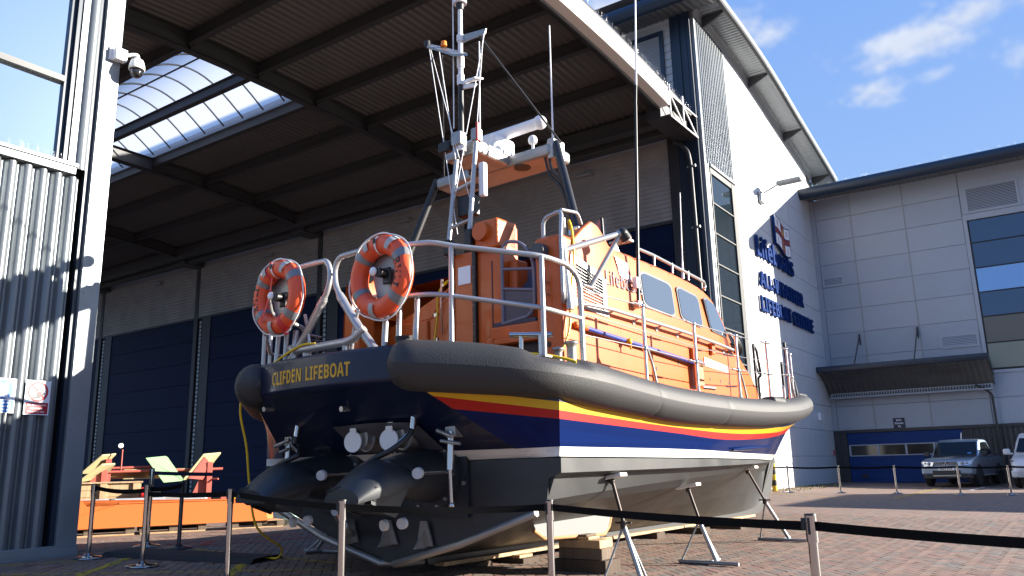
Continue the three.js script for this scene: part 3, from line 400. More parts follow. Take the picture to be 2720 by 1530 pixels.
  const sb = add('door_sign', bx(-6.75, -6.28, 2.44, 2.91, ZR - .035, ZR - .005), mat.navy); obj('sign_face', into(sb, quad(P(-6.75, 2.44, ZR - .038), P(-6.28, 2.44, ZR - .038), P(-6.28, 2.91, ZR - .038), P(-6.75, 2.91, ZR - .038))), sg, sb);
}
// a low block beyond the right edge; its shadow lies across the yard
tag(obj('storage_block', [bx(6.9, 26, -.4, 5, 29.2, 36.3)], mat.panelB), 'low grey storage block standing outside the frame on the right', 'building');

// ---------------------------------------------------------------- corrugated building at the left edge
{
  const b = thing('corrugated_building', 'grey corrugated building corner with sky-reflecting glass at left edge', 'building', P(-10, 0, 4.8));
  const add = (n, g, m) => part(b, n, g, m), XW = -10;
  add('core_wall', bx(XW - .9, XW - .25, 0, 9.2, 1, 5.2), mat.dark);
  add('end_wall', bx(XW - 6, XW - .02, .2, 9.2, 5.05, 5.2), mat.steel);
  { const rows = []; const pitch = .178; for (let z = 4.86; z > 1; z -= pitch) for (let k = 0; k <= 12; k++) { const t = k / 12; let d; if (t < .16) d = 0; else if (t < .86) d = .075 * Math.sqrt(Math.max(0, 1 - ((t - .51) / .35) ** 2)) + .004; else d = .0; rows.push([P(XW - .07 + d, .36, z - t * pitch), P(XW - .07 + d, 4.86, z - t * pitch)]); } add('corrugated_cladding', gridGeo(rows), mat.silver); }
  add('cap_flashing', [rbx(XW - .14, XW + .035, 4.88, 4.98, 1, 4.78, .01, 1), bx(XW - .3, XW + .06, 4.98, 5.02, 1, 4.79)].map(clean), mat.silverFlat);
  add('pier_flashing', uvs(rbx(XW - .1, XW + .0, .36, 9.2, 4.99, 5.23, .004, 1)), mat.silverFlat);
  add('pier_reveal', bx(XW - .12, XW - .05, .36, 9.2, 4.93, 4.99), mat.navy);
  { const rows = []; for (let k = 0; k <= 12; k++) { const a = k / 12 * Math.PI; rows.push([P(XW - .06 + .07 * Math.sin(a), 4.98, 4.855 + .072 * Math.cos(a)), P(XW - .06 + .07 * Math.sin(a), 9.2, 4.855 + .072 * Math.cos(a))]); } add('half_round_pier', gridGeo(rows), mat.silver); }
  add('flat_strip', bx(XW - .1, XW - .03, 5.0, 9.2, 4.70, 4.78), mat.silverFlat);
  add('window_reveal', [bx(XW - .2, XW - .05, 5.0, 9.2, 4.64, 4.70), bx(XW - .2, XW - .1, 5.0, 9.2, 4.58, 4.64)].map(clean), mat.navy);
  const wn = add('window', [bx(XW - .2, XW - .08, 6.12, 6.2, 1, 4.58), bx(XW - .2, XW - .08, 7.36, 7.44, 1, 4.58)].map(clean), mat.steel);
  for (const [y0, y1] of [[5.0, 6.12], [6.2, 7.36], [7.44, 9.2]]) obj('pane', into(wn, bx(XW - .2, XW - .15, y0, y1, 1, 4.58)), mat.mirror, wn);
  add('kick_plate', rbx(XW - .12, XW + .02, .18, .36, 1, 5.24, .006, 1), mat.silverFlat);
  { const g = [], q = rng(29); for (let z = 3.4; z < 4.75; z += .035) for (let k = 0; k < 2; k++) g.push(rod(P(XW - .03, 5.02, z), P(XW - .03 + (q() - .5) * .1, 5.13, z + (q() - .5) * .06), .0006, .0006, 3)); obj('bird_spikes', into(b, g), mat.stainless, b).userData.kind = 'stuff'; }
  { const g = []; for (const y of [.9, 1.7, 2.5, 3.4, 4.3, 5.2, 5.9, 6.6, 7.2]) g.push(rod(P(XW, y, 5.03), P(XW + .004, y, 5.03), .007)); for (const y of [5.2, 5.6, 6.0, 6.4, 6.8, 7.2]) g.push(rod(P(XW - .03, y, 4.715), P(XW - .026, y, 4.715), .006)); obj('fixing_screws', into(b, g), mat.dark, b); }
}

// ---------------------------------------------------------------- the lifeboat, standing on timbers
const TH = 3 * Math.PI / 180, B = (u, y, s) => P(-5.31 + Math.cos(TH) * u + Math.sin(TH) * (s - 12), y, 12 - Math.sin(TH) * u + Math.cos(TH) * (s - 12));
const bm = {
  orange: Mp(.52, .108, .018, { roughness: .4, specularIntensity: .45, clearcoat: .3, clearcoatRoughness: .05 }), navy: Mp(.004, .008, .030, { roughness: .35, specularIntensity: .5, clearcoat: .25, clearcoatRoughness: .04 }), blue: Mp(.0025, .011, .070, { roughness: .2, specularIntensity: .2, clearcoat: .06, clearcoatRoughness: .05, map: grime }),
  yellow: Mp(.55, .30, .006, { roughness: .35, specularIntensity: .5, clearcoat: .2, clearcoatRoughness: .05 }), red: Mp(.36, .010, .005, { roughness: .35, specularIntensity: .4, clearcoat: .15, clearcoatRoughness: .05 }), white: Mp(.72, .72, .70, { roughness: .35, clearcoat: .6, map: grime }),
  anti: M(.030, .031, .032, { roughness: .55, map: grime, roughnessMap: rough1 }), fender: M(.024, .024, .025, { roughness: .62, bumpMap: speck, bumpScale: .0016 }), deck: M(.07, .072, .075, { roughness: .8 }),
  rail: M(.40, .40, .40, { roughness: .34, metalness: .55 }), steel: M(.55, .54, .53, { roughness: .25, metalness: .9 }), brush: M(.36, .355, .35, { roughness: .42, metalness: .7, map: grime }), black: M(.010, .010, .011, { roughness: .45 }), jet: M(.020, .023, .028, { roughness: .42, map: grime }),
  tarp: M(.055, .060, .085, { roughness: .8 }), gate: M(.16, .15, .19, { roughness: .5 }), win: Mp(.085, .11, .15, { roughness: .04, clearcoat: 1, clearcoatRoughness: .02, metalness: .35 }), winEdge: M(.03, .04, .055, { roughness: .5 }), hose: M(.75, .50, .015, { roughness: .45 }), radar: M(.74, .75, .77, { roughness: .35 }), cable: M(.012, .012, .013, { roughness: .5 }),
};
const uFc = spl([[5.02, .92], [5.14, 1.1], [5.45, 1.48], [5.8, 1.86], [6.1, 2.0], [6.6, 2.07], [9.5, 2.10], [11, 2.07], [12, 1.97], [13, 1.76], [14, 1.46], [15, 1.08], [16, .69], [16.8, .34], [17.35, .0]]);
const yFc = spl([[5.0, 2.01], [5.5, 1.955], [6, 1.88], [7.3, 1.77], [8.2, 1.725], [10, 1.725], [11.5, 1.80], [13, 1.95], [14, 2.04], [15, 2.12], [17.35, 2.3]]);
const boat = thing('lifeboat', 'orange and navy jet-driven lifeboat with yellow and red stripes, shored up ashore', 'lifeboat', P(-5.31, 0, 12), -TH);
const bp = (n, g, m, o = boat) => obj(n, into(boat, g), m, o);
const each = (par, n, gs, m) => gs.forEach(g => bpt(par, n, g, m));
const bpt = (par, n, g, m) => obj(n, into(par, g), m, par);
const box3 = (u0, u1, y0, y1, s0, s1, r = .01) => { const g = new RoundedBoxGeometry(Math.abs(u1 - u0), Math.abs(y1 - y0), Math.abs(s1 - s0), 2, Math.min(r, Math.abs(u1 - u0) * .49, Math.abs(y1 - y0) * .49, Math.abs(s1 - s0) * .49)); g.rotateY(-TH); const c = B((u0 + u1) / 2, (y0 + y1) / 2, (s0 + s1) / 2); return g.translate(c.x, c.y, c.z); };
const side3 = (u, pts, th) => slab(pts.map(([s, y]) => B(u, y, s)), B(u + th, 0, 12).sub(B(u, 0, 12))); // plate facing sideways
const face3 = (s, pts, th) => slab(pts.map(([u, y]) => B(u, y, s)), B(0, 0, 12 + th).sub(B(0, 0, 12)));
const rr = (w, h, r, k = 5) => { const o = []; for (const [cx, cy, a] of [[w - r, h - r, 0], [r, h - r, 1], [r, r, 2], [w - r, r, 3]]) for (let i = 0; i <= k; i++) { const t = (a + i / k) * Math.PI / 2; o.push([cx + r * Math.cos(t), cy + r * Math.sin(t)]); } return o; };
{
  // hull lines: [deck side factor curves], y against s, stem end
  const SA = 5.97, lines = [
    // name of the band below, half width, height, stem station
    { u: spl([[6, 2.04], [9.5, 2.07], [11, 2.03], [12, 1.93], [13, 1.72], [14, 1.42], [15, 1.04], [16, .66], [16.8, .32], [17.3, 0]]), y: s => yFc(s) - .05, e: 17.3 },
    { u: spl([[6, 2.04], [9.5, 2.06], [11, 2.0], [12, 1.88], [13, 1.65], [14, 1.34], [15, .95], [16, .55], [16.6, .27], [17.15, 0]]), y: spl([[5.97, 1.665], [8.1, 1.58], [9.7, 1.545], [11.4, 1.585], [13, 1.705], [14.5, 1.81], [17.15, 1.98]]), e: 17.15, m: bm.navy, n: 'sheer_band' },
    { u: spl([[6, 2.038], [9.5, 2.05], [11, 1.97], [12, 1.82], [13, 1.57], [14, 1.24], [15, .85], [16, .44], [16.5, .2], [16.95, 0]]), y: spl([[5.97, 1.592], [8.1, 1.5], [9.7, 1.465], [11.4, 1.52], [12.5, 1.61], [14.5, 1.75], [16.95, 1.86]]), e: 16.95, m: bm.yellow, n: 'yellow_stripe' },
    { u: spl([[6, 2.036], [9.5, 2.045], [11, 1.95], [12, 1.77], [13, 1.49], [14, 1.14], [15, .74], [16, .31], [16.7, 0]]), y: spl([[5.97, 1.52], [8.1, 1.44], [9.3, 1.39], [10.6, 1.42], [11.5, 1.47], [12.4, 1.53], [14.5, 1.65], [16.7, 1.72]]), e: 16.7, m: bm.red, n: 'red_stripe' },
    { u: spl([[6, 2.03], [9, 2.03], [11, 1.82], [12, 1.58], [13, 1.28], [14, .93], [15, .55], [15.8, .22], [16.3, 0]]), y: spl([[5.97, 1.29], [8.3, 1.275], [10.6, 1.235], [12.6, 1.235], [16.3, 1.27]]), e: 16.3, m: bm.blue, n: 'topside' },
    { u: spl([[6, 2.025], [9, 2.025], [11, 1.79], [12, 1.53], [13, 1.2], [14, .85], [15, .48], [15.8, .16], [16.22, 0]]), y: spl([[5.97, 1.21], [8.3, 1.19], [10.9, 1.165], [12.4, 1.15], [16.22, 1.17]]), e: 16.22, m: bm.white, n: 'boot_stripe' },
  ];
  const N = 72, at = (l, sg, t) => { const s = mix(SA, l.e, t); return B(sg * l.u(s), l.y(s), s); };
  for (let k = 1; k < lines.length; k++) for (const sg of [1, -1]) { const rows = []; for (let i = 0; i <= N; i++) { const t = 1 - Math.pow(1 - i / N, 1.25), r = []; const n = 4; for (let j = 0; j <= n; j++) { const a = at(lines[k - 1], sg, t), b = at(lines[k], sg, t); r.push(a.lerp(b, j / n)); } rows.push(r); } bp(lines[k].n, gridGeo(rows), lines[k].m); }
  // grey rail under the white band, then chine panels and the bottom
  const wb = lines[5], low = [
    { u: s => wb.u(s) + .012 * (1 - sstep(9, 12, s)), y: s => wb.y(s) - .012, e: 16.22 },
    { u: s => wb.u(s) + .01 * (1 - sstep(9, 12, s)), y: spl([[5.97, 1.075], [8.1, 1.085], [11, 1.11], [14, 1.14], [16.2, 1.15]]), e: 16.2 },
    { u: s => wb.u(s) - .12 * (1 - sstep(9, 13, s)), y: spl([[5.97, 1.03], [8.1, 1.06], [11, 1.10], [14, 1.13], [16.18, 1.14]]), e: 16.18 },
    { u: spl([[6, 1.88], [9, 1.84], [11, 1.6], [12, 1.33], [13, 1.0], [14, .68], [15, .34], [15.7, .08], [16.1, 0]]), y: spl([[5.97, .85], [7, .9], [8.4, .955], [11, 1.02], [13, 1.06], [16.1, 1.06]]), e: 16.1 },
    { u: spl([[6, 1.78], [9, 1.72], [11, 1.46], [12, 1.19], [13, .88], [14, .57], [15, .26], [15.6, .05], [16.05, 0]]), y: spl([[5.97, .78], [7, .82], [8.4, .87], [11, .94], [13, .97], [16.05, .95]]), e: 16.05 },
    { u: spl([[6, .95], [9, .92], [11, .8], [12, .66], [13, .48], [14, .3], [15, .12], [15.9, 0]]), y: spl([[5.97, .5], [9, .54], [11, .6], [13, .62], [15.9, .6]]), e: 15.9 },
    { u: () => .07, y: spl([[5.97, .26], [14, .27], [15, .32], [15.7, .45]]), e: 15.7 },
  ];
  for (let k = 0; k < low.length - 1; k++) for (const sg of [1, -1]) { const rows = []; for (let i = 0; i <= N; i++) { const t = 1 - Math.pow(1 - i / N, 1.25); const a = at(low[k], sg, t), b = at(low[k + 1], sg, t); rows.push([0, .34, .67, 1].map(q => a.clone().lerp(b, q))); } bp(k < 2 ? 'chine_rail' : 'bottom_plating', uvs(gridGeo(rows)), bm.anti); }
  for (const sg of [1, -1]) bp('rail_end', poly([B(sg * 2.037, 1.198, SA), B(sg * 2.035, 1.075, SA), B(sg * 1.9, 1.03, SA), B(sg * 1.9, 1.2, SA)]), bm.anti);
  // keel, skeg and stem
  bp('keel', slab([[6.42, .26], [6.45, .20], [15.1, .20], [15.6, .3], [16.0, .62], [16.2, 1.05], [16.34, 1.28], [16.75, 1.72], [17.2, 2.0], [17.1, 2.05], [16.0, 1.1], [15.5, .55]].map(([s, y]) => B(-.06, y, s)), B(.06, 0, 12).sub(B(-.06, 0, 12))), bm.anti);
  bp('stem_bar', sweep([[16.2, 1.0], [16.36, 1.28], [16.76, 1.72], [17.22, 2.0], [17.36, 2.1]].map(([s, y]) => B(0, y, s)), .045, 6), bm.navy);
  // spray knuckle along the bow
  bp('spray_knuckle', sweep([[9.6, 1.275], [10.3, 1.30], [11.2, 1.335], [11.9, 1.36]].map(([s, y]) => B(lines[4].u(s) + .035 + (y - 1.27) * .25, y, s)), t => .032 * (t < .03 || t > .97 ? .4 : 1), 8), bm.blue);
  // stern: raked transom, quarter facets with the stripes carried round, bulwark
  const T = (sg, y, f) => B(sg * mix(1.68, 1.1, f), y, mix(6.0, 5.12, f)), fac = (y0, y1, l0, l1) => sg => { const L0 = [mix(1.68, 1.1, (l0 - 1.21) / .65), l0, mix(6, 5.12, (l0 - 1.21) / .65)], L1 = [mix(1.68, 1.1, (l1 - 1.21) / .65), l1, mix(6, 5.12, (l1 - 1.21) / .65)]; const cu = y => mix(2.025, 2.04, (y - 1.21) / .5); const rows = []; for (let i = 0; i <= 6; i++) rows.push([B(sg * L0[0], L0[1], L0[2]).lerp(B(sg * cu(y0), y0, SA), i / 6), B(sg * L1[0], L1[1], L1[2]).lerp(B(sg * cu(y1), y1, SA), i / 6)]); return gridGeo(rows); };
  for (const sg of [1, -1]) { for (const [n, m, y0, y1, l0, l1] of [['sheer_band', bm.navy, 1.80, 1.665, 1.92, 1.82], ['yellow_stripe', bm.yellow, 1.665, 1.592, 1.82, 1.735], ['red_stripe', bm.red, 1.592, 1.52, 1.735, 1.625], ['topside', bm.blue, 1.52, 1.29, 1.625, 1.285], ['boot_stripe', bm.white, 1.29, 1.21, 1.285, 1.205]]) bp(n, fac(y0, y1, l0, l1)(sg), m); }
  const tr = (y0, y1, m, n) => { const f = y => (y - 1.21) / .65, rows = []; for (let i = 0; i <= 8; i++) { const k = mix(-1, 1, i / 8); rows.push([B(k * mix(1.68, 1.1, f(y0)), y0, mix(6, 5.12, f(y0)) - .05 * (1 - k * k)), B(k * mix(1.68, 1.1, f(y1)), y1, mix(6, 5.12, f(y1)) - .05 * (1 - k * k))]); } return bp(n, gridGeo(rows), m); };
  tr(1.288, 1.86, bm.navy, 'transom'); tr(1.205, 1.288, bm.white, 'boot_stripe');
  bp('transom', gridGeo([[B(-2.02, 1.2, 5.99), B(-1.87, .85, 5.99), B(-1.78, .78, 5.99)], [B(-.95, 1.2, 5.97), B(-.95, .85, 5.97), B(-.95, .5, 5.97)], [B(0, 1.2, 5.96), B(0, .6, 5.96), B(0, .26, 5.96)], [B(.95, 1.2, 5.97), B(.95, .85, 5.97), B(.95, .5, 5.97)], [B(2.02, 1.2, 5.99), B(1.87, .85, 5.99), B(1.78, .78, 5.99)]]), bm.anti);
  const bs = u => 4.97 + .13 * u * u; // bulwark curve in plan
  { const rows = [], cap = []; for (let i = 0; i <= 20; i++) { const u = mix(-1.12, 1.12, i / 20); rows.push([B(u, 1.845, bs(u) + .06), B(u, 1.87, bs(u) + .012), B(u, 1.9, bs(u)), B(u, 2.15, bs(u)), B(u, 2.185, bs(u) + .02), B(u, 2.19, bs(u) + .07), B(u, 1.95, bs(u) + .1)]); cap.push([B(u, 1.845, bs(u) + .06), B(u, 1.85, bs(u) + .2)]); } bp('bulwark', [gridGeo(rows), gridGeo(cap)], bm.navy); }
  const textOn = (font, s, w, h, map) => { const g = textFit(font, s, w, h, 1), p = g.attributes.position; for (let i = 0; i < p.count; i++) { const q = map(p.getX(i), p.getY(i), p.getZ(i)); p.setXYZ(i, q.x, q.y, q.z); } g.computeVertexNormals(); return g; };
  bp('stern_lettering', [textOn(fontB, 'CLIFDEN', .50, .125, (x, y, z) => B(-.66 + x, 1.95 + y, bs(-.66 + x) - .004 * z)), textOn(fontB, 'LIFEBOAT', .57, .125, (x, y, z) => B(-.085 + x, 1.95 + y, bs(-.085 + x) - .004 * z))], bm.yellow);
  // decks
  { const rows = []; for (let i = 0; i <= 40; i++) { const s = mix(5.1, 17.3, i / 40); rows.push([B(-uFc(s), yFc(s) + .03, s), B(0, yFc(s) + .06, s), B(uFc(s), yFc(s) + .03, s)]); } bp('deck', gridGeo(rows), bm.deck); }
  // fender: round section following the sheer, in jointed lengths
  const fen = sg => { const cuts = [[5.03, 7.42], [7.42, 9.05], [9.05, 12.25], [12.25, 17.35]]; const sec = (s, end) => { const r0 = s < 7.5 ? mix(.205, .185, sstep(6, 7.5, s)) : mix(.185, .17, sstep(8, 12, s)); return r0 * end; };
    const root = bp('fender', ball(B(sg * uFc(5.3), yFc(5.3), 5.3), .15, 12, 8), bm.fender);
    for (const [a, b] of cuts) { const pts = []; const n = Math.ceil((b - a) / (a < 6 ? .03 : .07)); for (let i = 0; i <= n; i++) { const s = mix(a, b, i / n); pts.push([s, i / n, n]); } const rows = []; for (const [s, t] of pts) { const ds = .02, c = B(sg * uFc(s), yFc(s), s), d = B(sg * uFc(Math.min(17.35, s + ds)), yFc(s + ds), Math.min(17.35, s + ds)).sub(B(sg * uFc(Math.max(5.02, s - ds)), yFc(s - ds), Math.max(5.02, s - ds))).normalize(); const out = new THREE.Vector3(0, 1, 0).cross(d).multiplyScalar(-sg).normalize(), edge = Math.min((s - a), (b - s)); const r = sec(s, 1) * (edge < .015 && s > 5.3 ? .955 : 1) * (s < 5.17 ? Math.pow(Math.max(.0001, 1 - ((5.17 - s) / .141) ** 2.6), 1 / 2.6) : 1); const row = []; const low = (s > 5.72 && s < 6.32 && sg) ? .05 * sstep(5.72, 5.86, s) * (1 - sstep(6.18, 6.32, s)) : 0; for (let k = 0; k <= 20; k++) { const A = k / 20 * Math.PI * 2; let y = Math.sin(A) * r, x = Math.cos(A) * r; if (y > r * .5) y = Math.max(r * .5, y - low); y *= 1.0 + .08 * (1 - sstep(5.4, 5.9, s)); row.push(c.clone().addScaledVector(out, x).add(new THREE.Vector3(0, y, 0))); } rows.push(row); } const g = gridGeo(rows); if (a < 5.3) bpt(root, 'fender_end', poly(rows[0].slice(0, -1)), bm.fender); const p = g.attributes.uv; for (let i = 0; i < p.count; i++) p.setXY(i, p.getX(i) * (b - a) / .5, p.getY(i) * 2); bpt(root, 'fender_length', g, bm.fender); }
    for (const s of [10.95, 15.2]) bpt(root, 'fender_pad', box3(sg * (uFc(s) - .1), sg * (uFc(s) + .12), yFc(s) + .08, yFc(s) + .2, s - .22, s + .22, .06), bm.fender);
  };
  fen(1); fen(-1);
  // hull fittings
  { const fm = M(.16, .165, .165, { roughness: .6, map: grime }), em = M(.36, .19, .08, { roughness: .8, map: grime }); for (const sg of [1, -1]) { bp('bilge_keel', side3(sg * 1.13, [[6.6, .84], [6.8, .50], [6.95, .46], [8.02, .42], [8.1, .46], [8.32, .84]], sg * .03), fm); bp('bilge_keel_edge', sweep([[6.76, .53], [6.93, .445], [8.04, .405], [8.14, .48], [8.22, .64]].map(([s, y]) => B(sg * 1.145, y, s)), .022, 6), em); } }
  
  // jets with buckets, flanges, hydraulic hoses, exhaust flaps
  for (const sg of [1, -1]) {
    const u = sg * .60 + (sg > 0 ? .02 : -.06), jet = bp('water_jet', [rod(B(u, 1.08, 5.98), B(u, 1.08, 5.86), .34, .34, 28), rod(B(u, 1.08, 5.86), B(u, 1.07, 5.4), .25, .18, 24)], bm.jet);
    bpt(jet, 'flange_plate', face3(5.93, [[u - .42, .72], [u + .42, .70], [u + .40, 1.3], [u + .2, 1.5], [u - .2, 1.5], [u - .40, 1.3]], .03), bm.jet); { const g = []; for (const [x, y] of [[.36, 1.28], [.2, 1.44], [0, 1.46], [-.2, 1.44], [-.36, 1.28], [.38, 1.0], [-.38, 1.0]]) g.push(rod(B(u + x, y, 5.93), B(u + x, y, 5.905), .02, .02, 6)); bpt(jet, 'plate_bolts', g, bm.brush); }
    { const g = []; for (let k = 0; k < 16; k++) { const a = k / 16 * 6.283; g.push(rod(B(u + .305 * Math.cos(a), 1.08 + .305 * Math.sin(a), 5.86), B(u + .305 * Math.cos(a), 1.08 + .305 * Math.sin(a), 5.835), .016, .016, 6)); } bpt(jet, 'flange_bolts', g, bm.brush); }
    const rows = []; for (let i = 0; i <= 14; i++) { const t = i / 14, s = mix(5.5, 4.82, t), row = []; for (let k = 0; k <= 12; k++) { const a = mix(-.28, Math.PI + .28, k / 12), w = .285 * (1 - .25 * t * t), h = mix(.10, .23, Math.sin(Math.min(1, t * 1.7) * Math.PI / 2)) * (1 - .78 * Math.max(0, t - .5) ** 1.4 * 2); row.push(B(u + Math.cos(a) * w, 1.03 - .14 * t * t + Math.sin(a) * h, s)); } rows.push(row); }
    bpt(jet, 'bucket_hood', [gridGeo(rows), poly(rows[14]), slab([B(u - .2, .90, 4.83), B(u + .2, .90, 4.83), B(u + .14, .84, 4.9), B(u - .14, .84, 4.9)], B(0, 0, 12.06).sub(B(0, 0, 12)))], bm.jet);
    bpt(jet, 'bucket_deflector', [slab([B(u - .26, .98, 5.34), B(u - .23, .74, 5.22), B(u - .2, .82, 4.98), B(u - .24, 1.0, 4.98)], B(.03, 0, 12).sub(B(0, 0, 12))), slab([B(u + .26, .98, 5.34), B(u + .23, .74, 5.22), B(u + .2, .82, 4.98), B(u + .24, 1.0, 4.98)], B(-.03, 0, 12).sub(B(0, 0, 12))), slab([B(u - .24, .76, 5.24), B(u + .24, .76, 5.24), B(u + .21, .86, 4.96), B(u - .21, .86, 4.96)], new THREE.Vector3(0, .03, 0))], bm.jet);
    bpt(jet, 'steering_nozzle', rod(B(u, 1.06, 5.42), B(u, 1.04, 5.16), .19, .165, 22), bm.jet);
    for (const [du, y] of [[.30, 1.1], [-.30, 1.0], [.12, .68], [-.10, .66]]) bpt(jet, 'anode', rod(B(u + du, y, 5.42), B(u + du * 1.06, y - .005, 5.38), .05, .047, 14), M(.55, .55, .54, { roughness: .7, bumpMap: fine, bumpScale: .004 }));
    bpt(jet, 'push_rod', rod(B(u + .26, 1.1, 5.9), B(u + .29, 1.1, 5.44), .018), bm.steel);
    const dt = textOn(fontB, 'Hamilton', .21, .036, (x, y, z) => B(u - .245 + x, .935 + y + .05 * (x / .21), 4.868 - .05 * Math.sin(x / .21 * 2.6) - .008 * z)); bpt(jet, 'maker_lettering', dt, bm.jet);
    bpt(jet, 'hydraulic_hose', sweep(curve([B(u + .18 * sg, 1.55, 5.5), B(u + .17 * sg, 1.42, 5.42), B(u + .08, 1.3, 5.3), B(u - .12, 1.2, 5.22), B(u - .2, 1.14, 5.3)]), .026, 8), bm.black);
    bpt(jet, 'hydraulic_fitting', [rod(B(u + .18 * sg, 1.62, 5.48), B(u + .18 * sg, 1.48, 5.46), .026), rod(B(u + .17 * sg, 1.46, 5.45), B(u + .1 * sg, 1.36, 5.37), .022)], bm.steel);
    bpt(jet, 'hydraulic_ram', [rod(B(u + .5 * sg, 1.45, 5.62), B(u + .5 * sg, 1.12, 5.6), .032), rod(B(u + .5 * sg, 1.14, 5.6), B(u + .5 * sg, .82, 5.62), .018), ball(B(u + .5 * sg, .82, 5.62), .03)], bm.steel);
    bpt(jet, 'ram_bracket', [box3(u + .44 * sg, u + .56 * sg, 1.4, 1.5, 5.6, 5.72, .01), rod(B(u + .4 * sg, 1.46, 5.55), B(u + .6 * sg, 1.4, 5.52), .02), rod(B(u + .43 * sg, 1.37, 5.56), B(u + .62 * sg, 1.34, 5.6), .016)], bm.brush);
    // exhaust flap
    const eu = sg > 0 ? .47 : -.02, ex = bp('exhaust_outlet', [rod(B(eu + .07, 1.43, 5.75), B(eu + .05, 1.43, 5.55), .115, .105, 24), rod(B(eu + .07, 1.43, 5.62), B(eu + .069, 1.43, 5.6), .125, .125, 24)], bm.brush);
    bpt(ex, 'exhaust_flap', [rod(B(eu, 1.40, 5.50), B(eu + .003, 1.40, 5.487), .098, .098, 30), face3(5.488, [[eu - .045, 1.47], [eu + .045, 1.47], [eu + .035, 1.57], [eu - .035, 1.57]], .012)], M(.66, .66, .65, { roughness: .4, metalness: .25 }));
    bpt(ex, 'flap_hinge', [rod(B(eu - .05, 1.555, 5.5), B(eu + .05, 1.555, 5.5), .014), box3(eu - .03, eu + .04, 1.55, 1.64, 5.5, 5.6, .008)], bm.steel);
  }
  bp('transom_panel', gridGeo([[B(-.28, 1.30, 5.80), B(-.28, 1.55, 5.46)], [B(.3, 1.30, 5.79), B(.3, 1.56, 5.44)], [B(.88, 1.30, 5.80), B(.82, 1.54, 5.47)]]), M(.075, .08, .092, { roughness: .4, map: grime }));
  { const g = [], c = [[-.03, 1.345, '12'], [-.03, 1.215, '10']]; for (const [u, y, s] of c) g.push(textOn(fontR, s, .085, .085, (x, yy, z) => { const Y = y + yy; return B(.18 + u + x, Y, mix(6, 5.12, (Y - 1.21) / .65) - .07 - .004 * z); })); for (let k = 0; k < 8; k++) { const Y = 1.24 + k * .022; g.push(box3(.255, k === 4 ? .3 : .285, Y, Y + .006, mix(6, 5.12, (Y - 1.21) / .65) - .075, mix(6, 5.12, (Y - 1.21) / .65) - .068, .001)); } bp('draught_marks', g, bm.white); }
  for (const sg of [-1, 1]) bp('transom_trim', sweep([B(0, .23, 6.42), B(sg * .1, .26, 5.93), B(sg * .95, .47, 5.92), B(sg * 1.78, .75, 5.95)], .035, 6), bm.brush);
  for (const [u, w] of [[-.52, .2], [.02, .24], [.5, .2]]) bp('guard_bracket', [slab([B(u - w / 2, .42, 5.95), B(u + w / 2, .44, 5.95), B(u + .04, .66, 5.93), B(u - .04, .66, 5.93)], B(0, 0, 11.98).sub(B(0, 0, 12))), slab([B(u, .42, 5.95), B(u, .62, 5.95), B(u, .42, 5.78)], B(.015, 0, 12).sub(B(0, 0, 12)))], bm.brush);
  bp('jet_guard_strut', [rod(B(-.62, .62, 5.9), B(.1, .78, 5.2), .04), rod(B(-.5, .52, 5.9), B(.16, .66, 5.25), .035)], bm.brush);
  for (const [u, y] of [[-.95, 1.76], [.12, 1.70]]) bp('drain_fitting', rod(B(u, y, 5.33 - (y - 1.7) * 1.3), B(u, y - .01, 5.22 - (y - 1.7) * 1.3), .026, .026, 10), bm.steel);
}
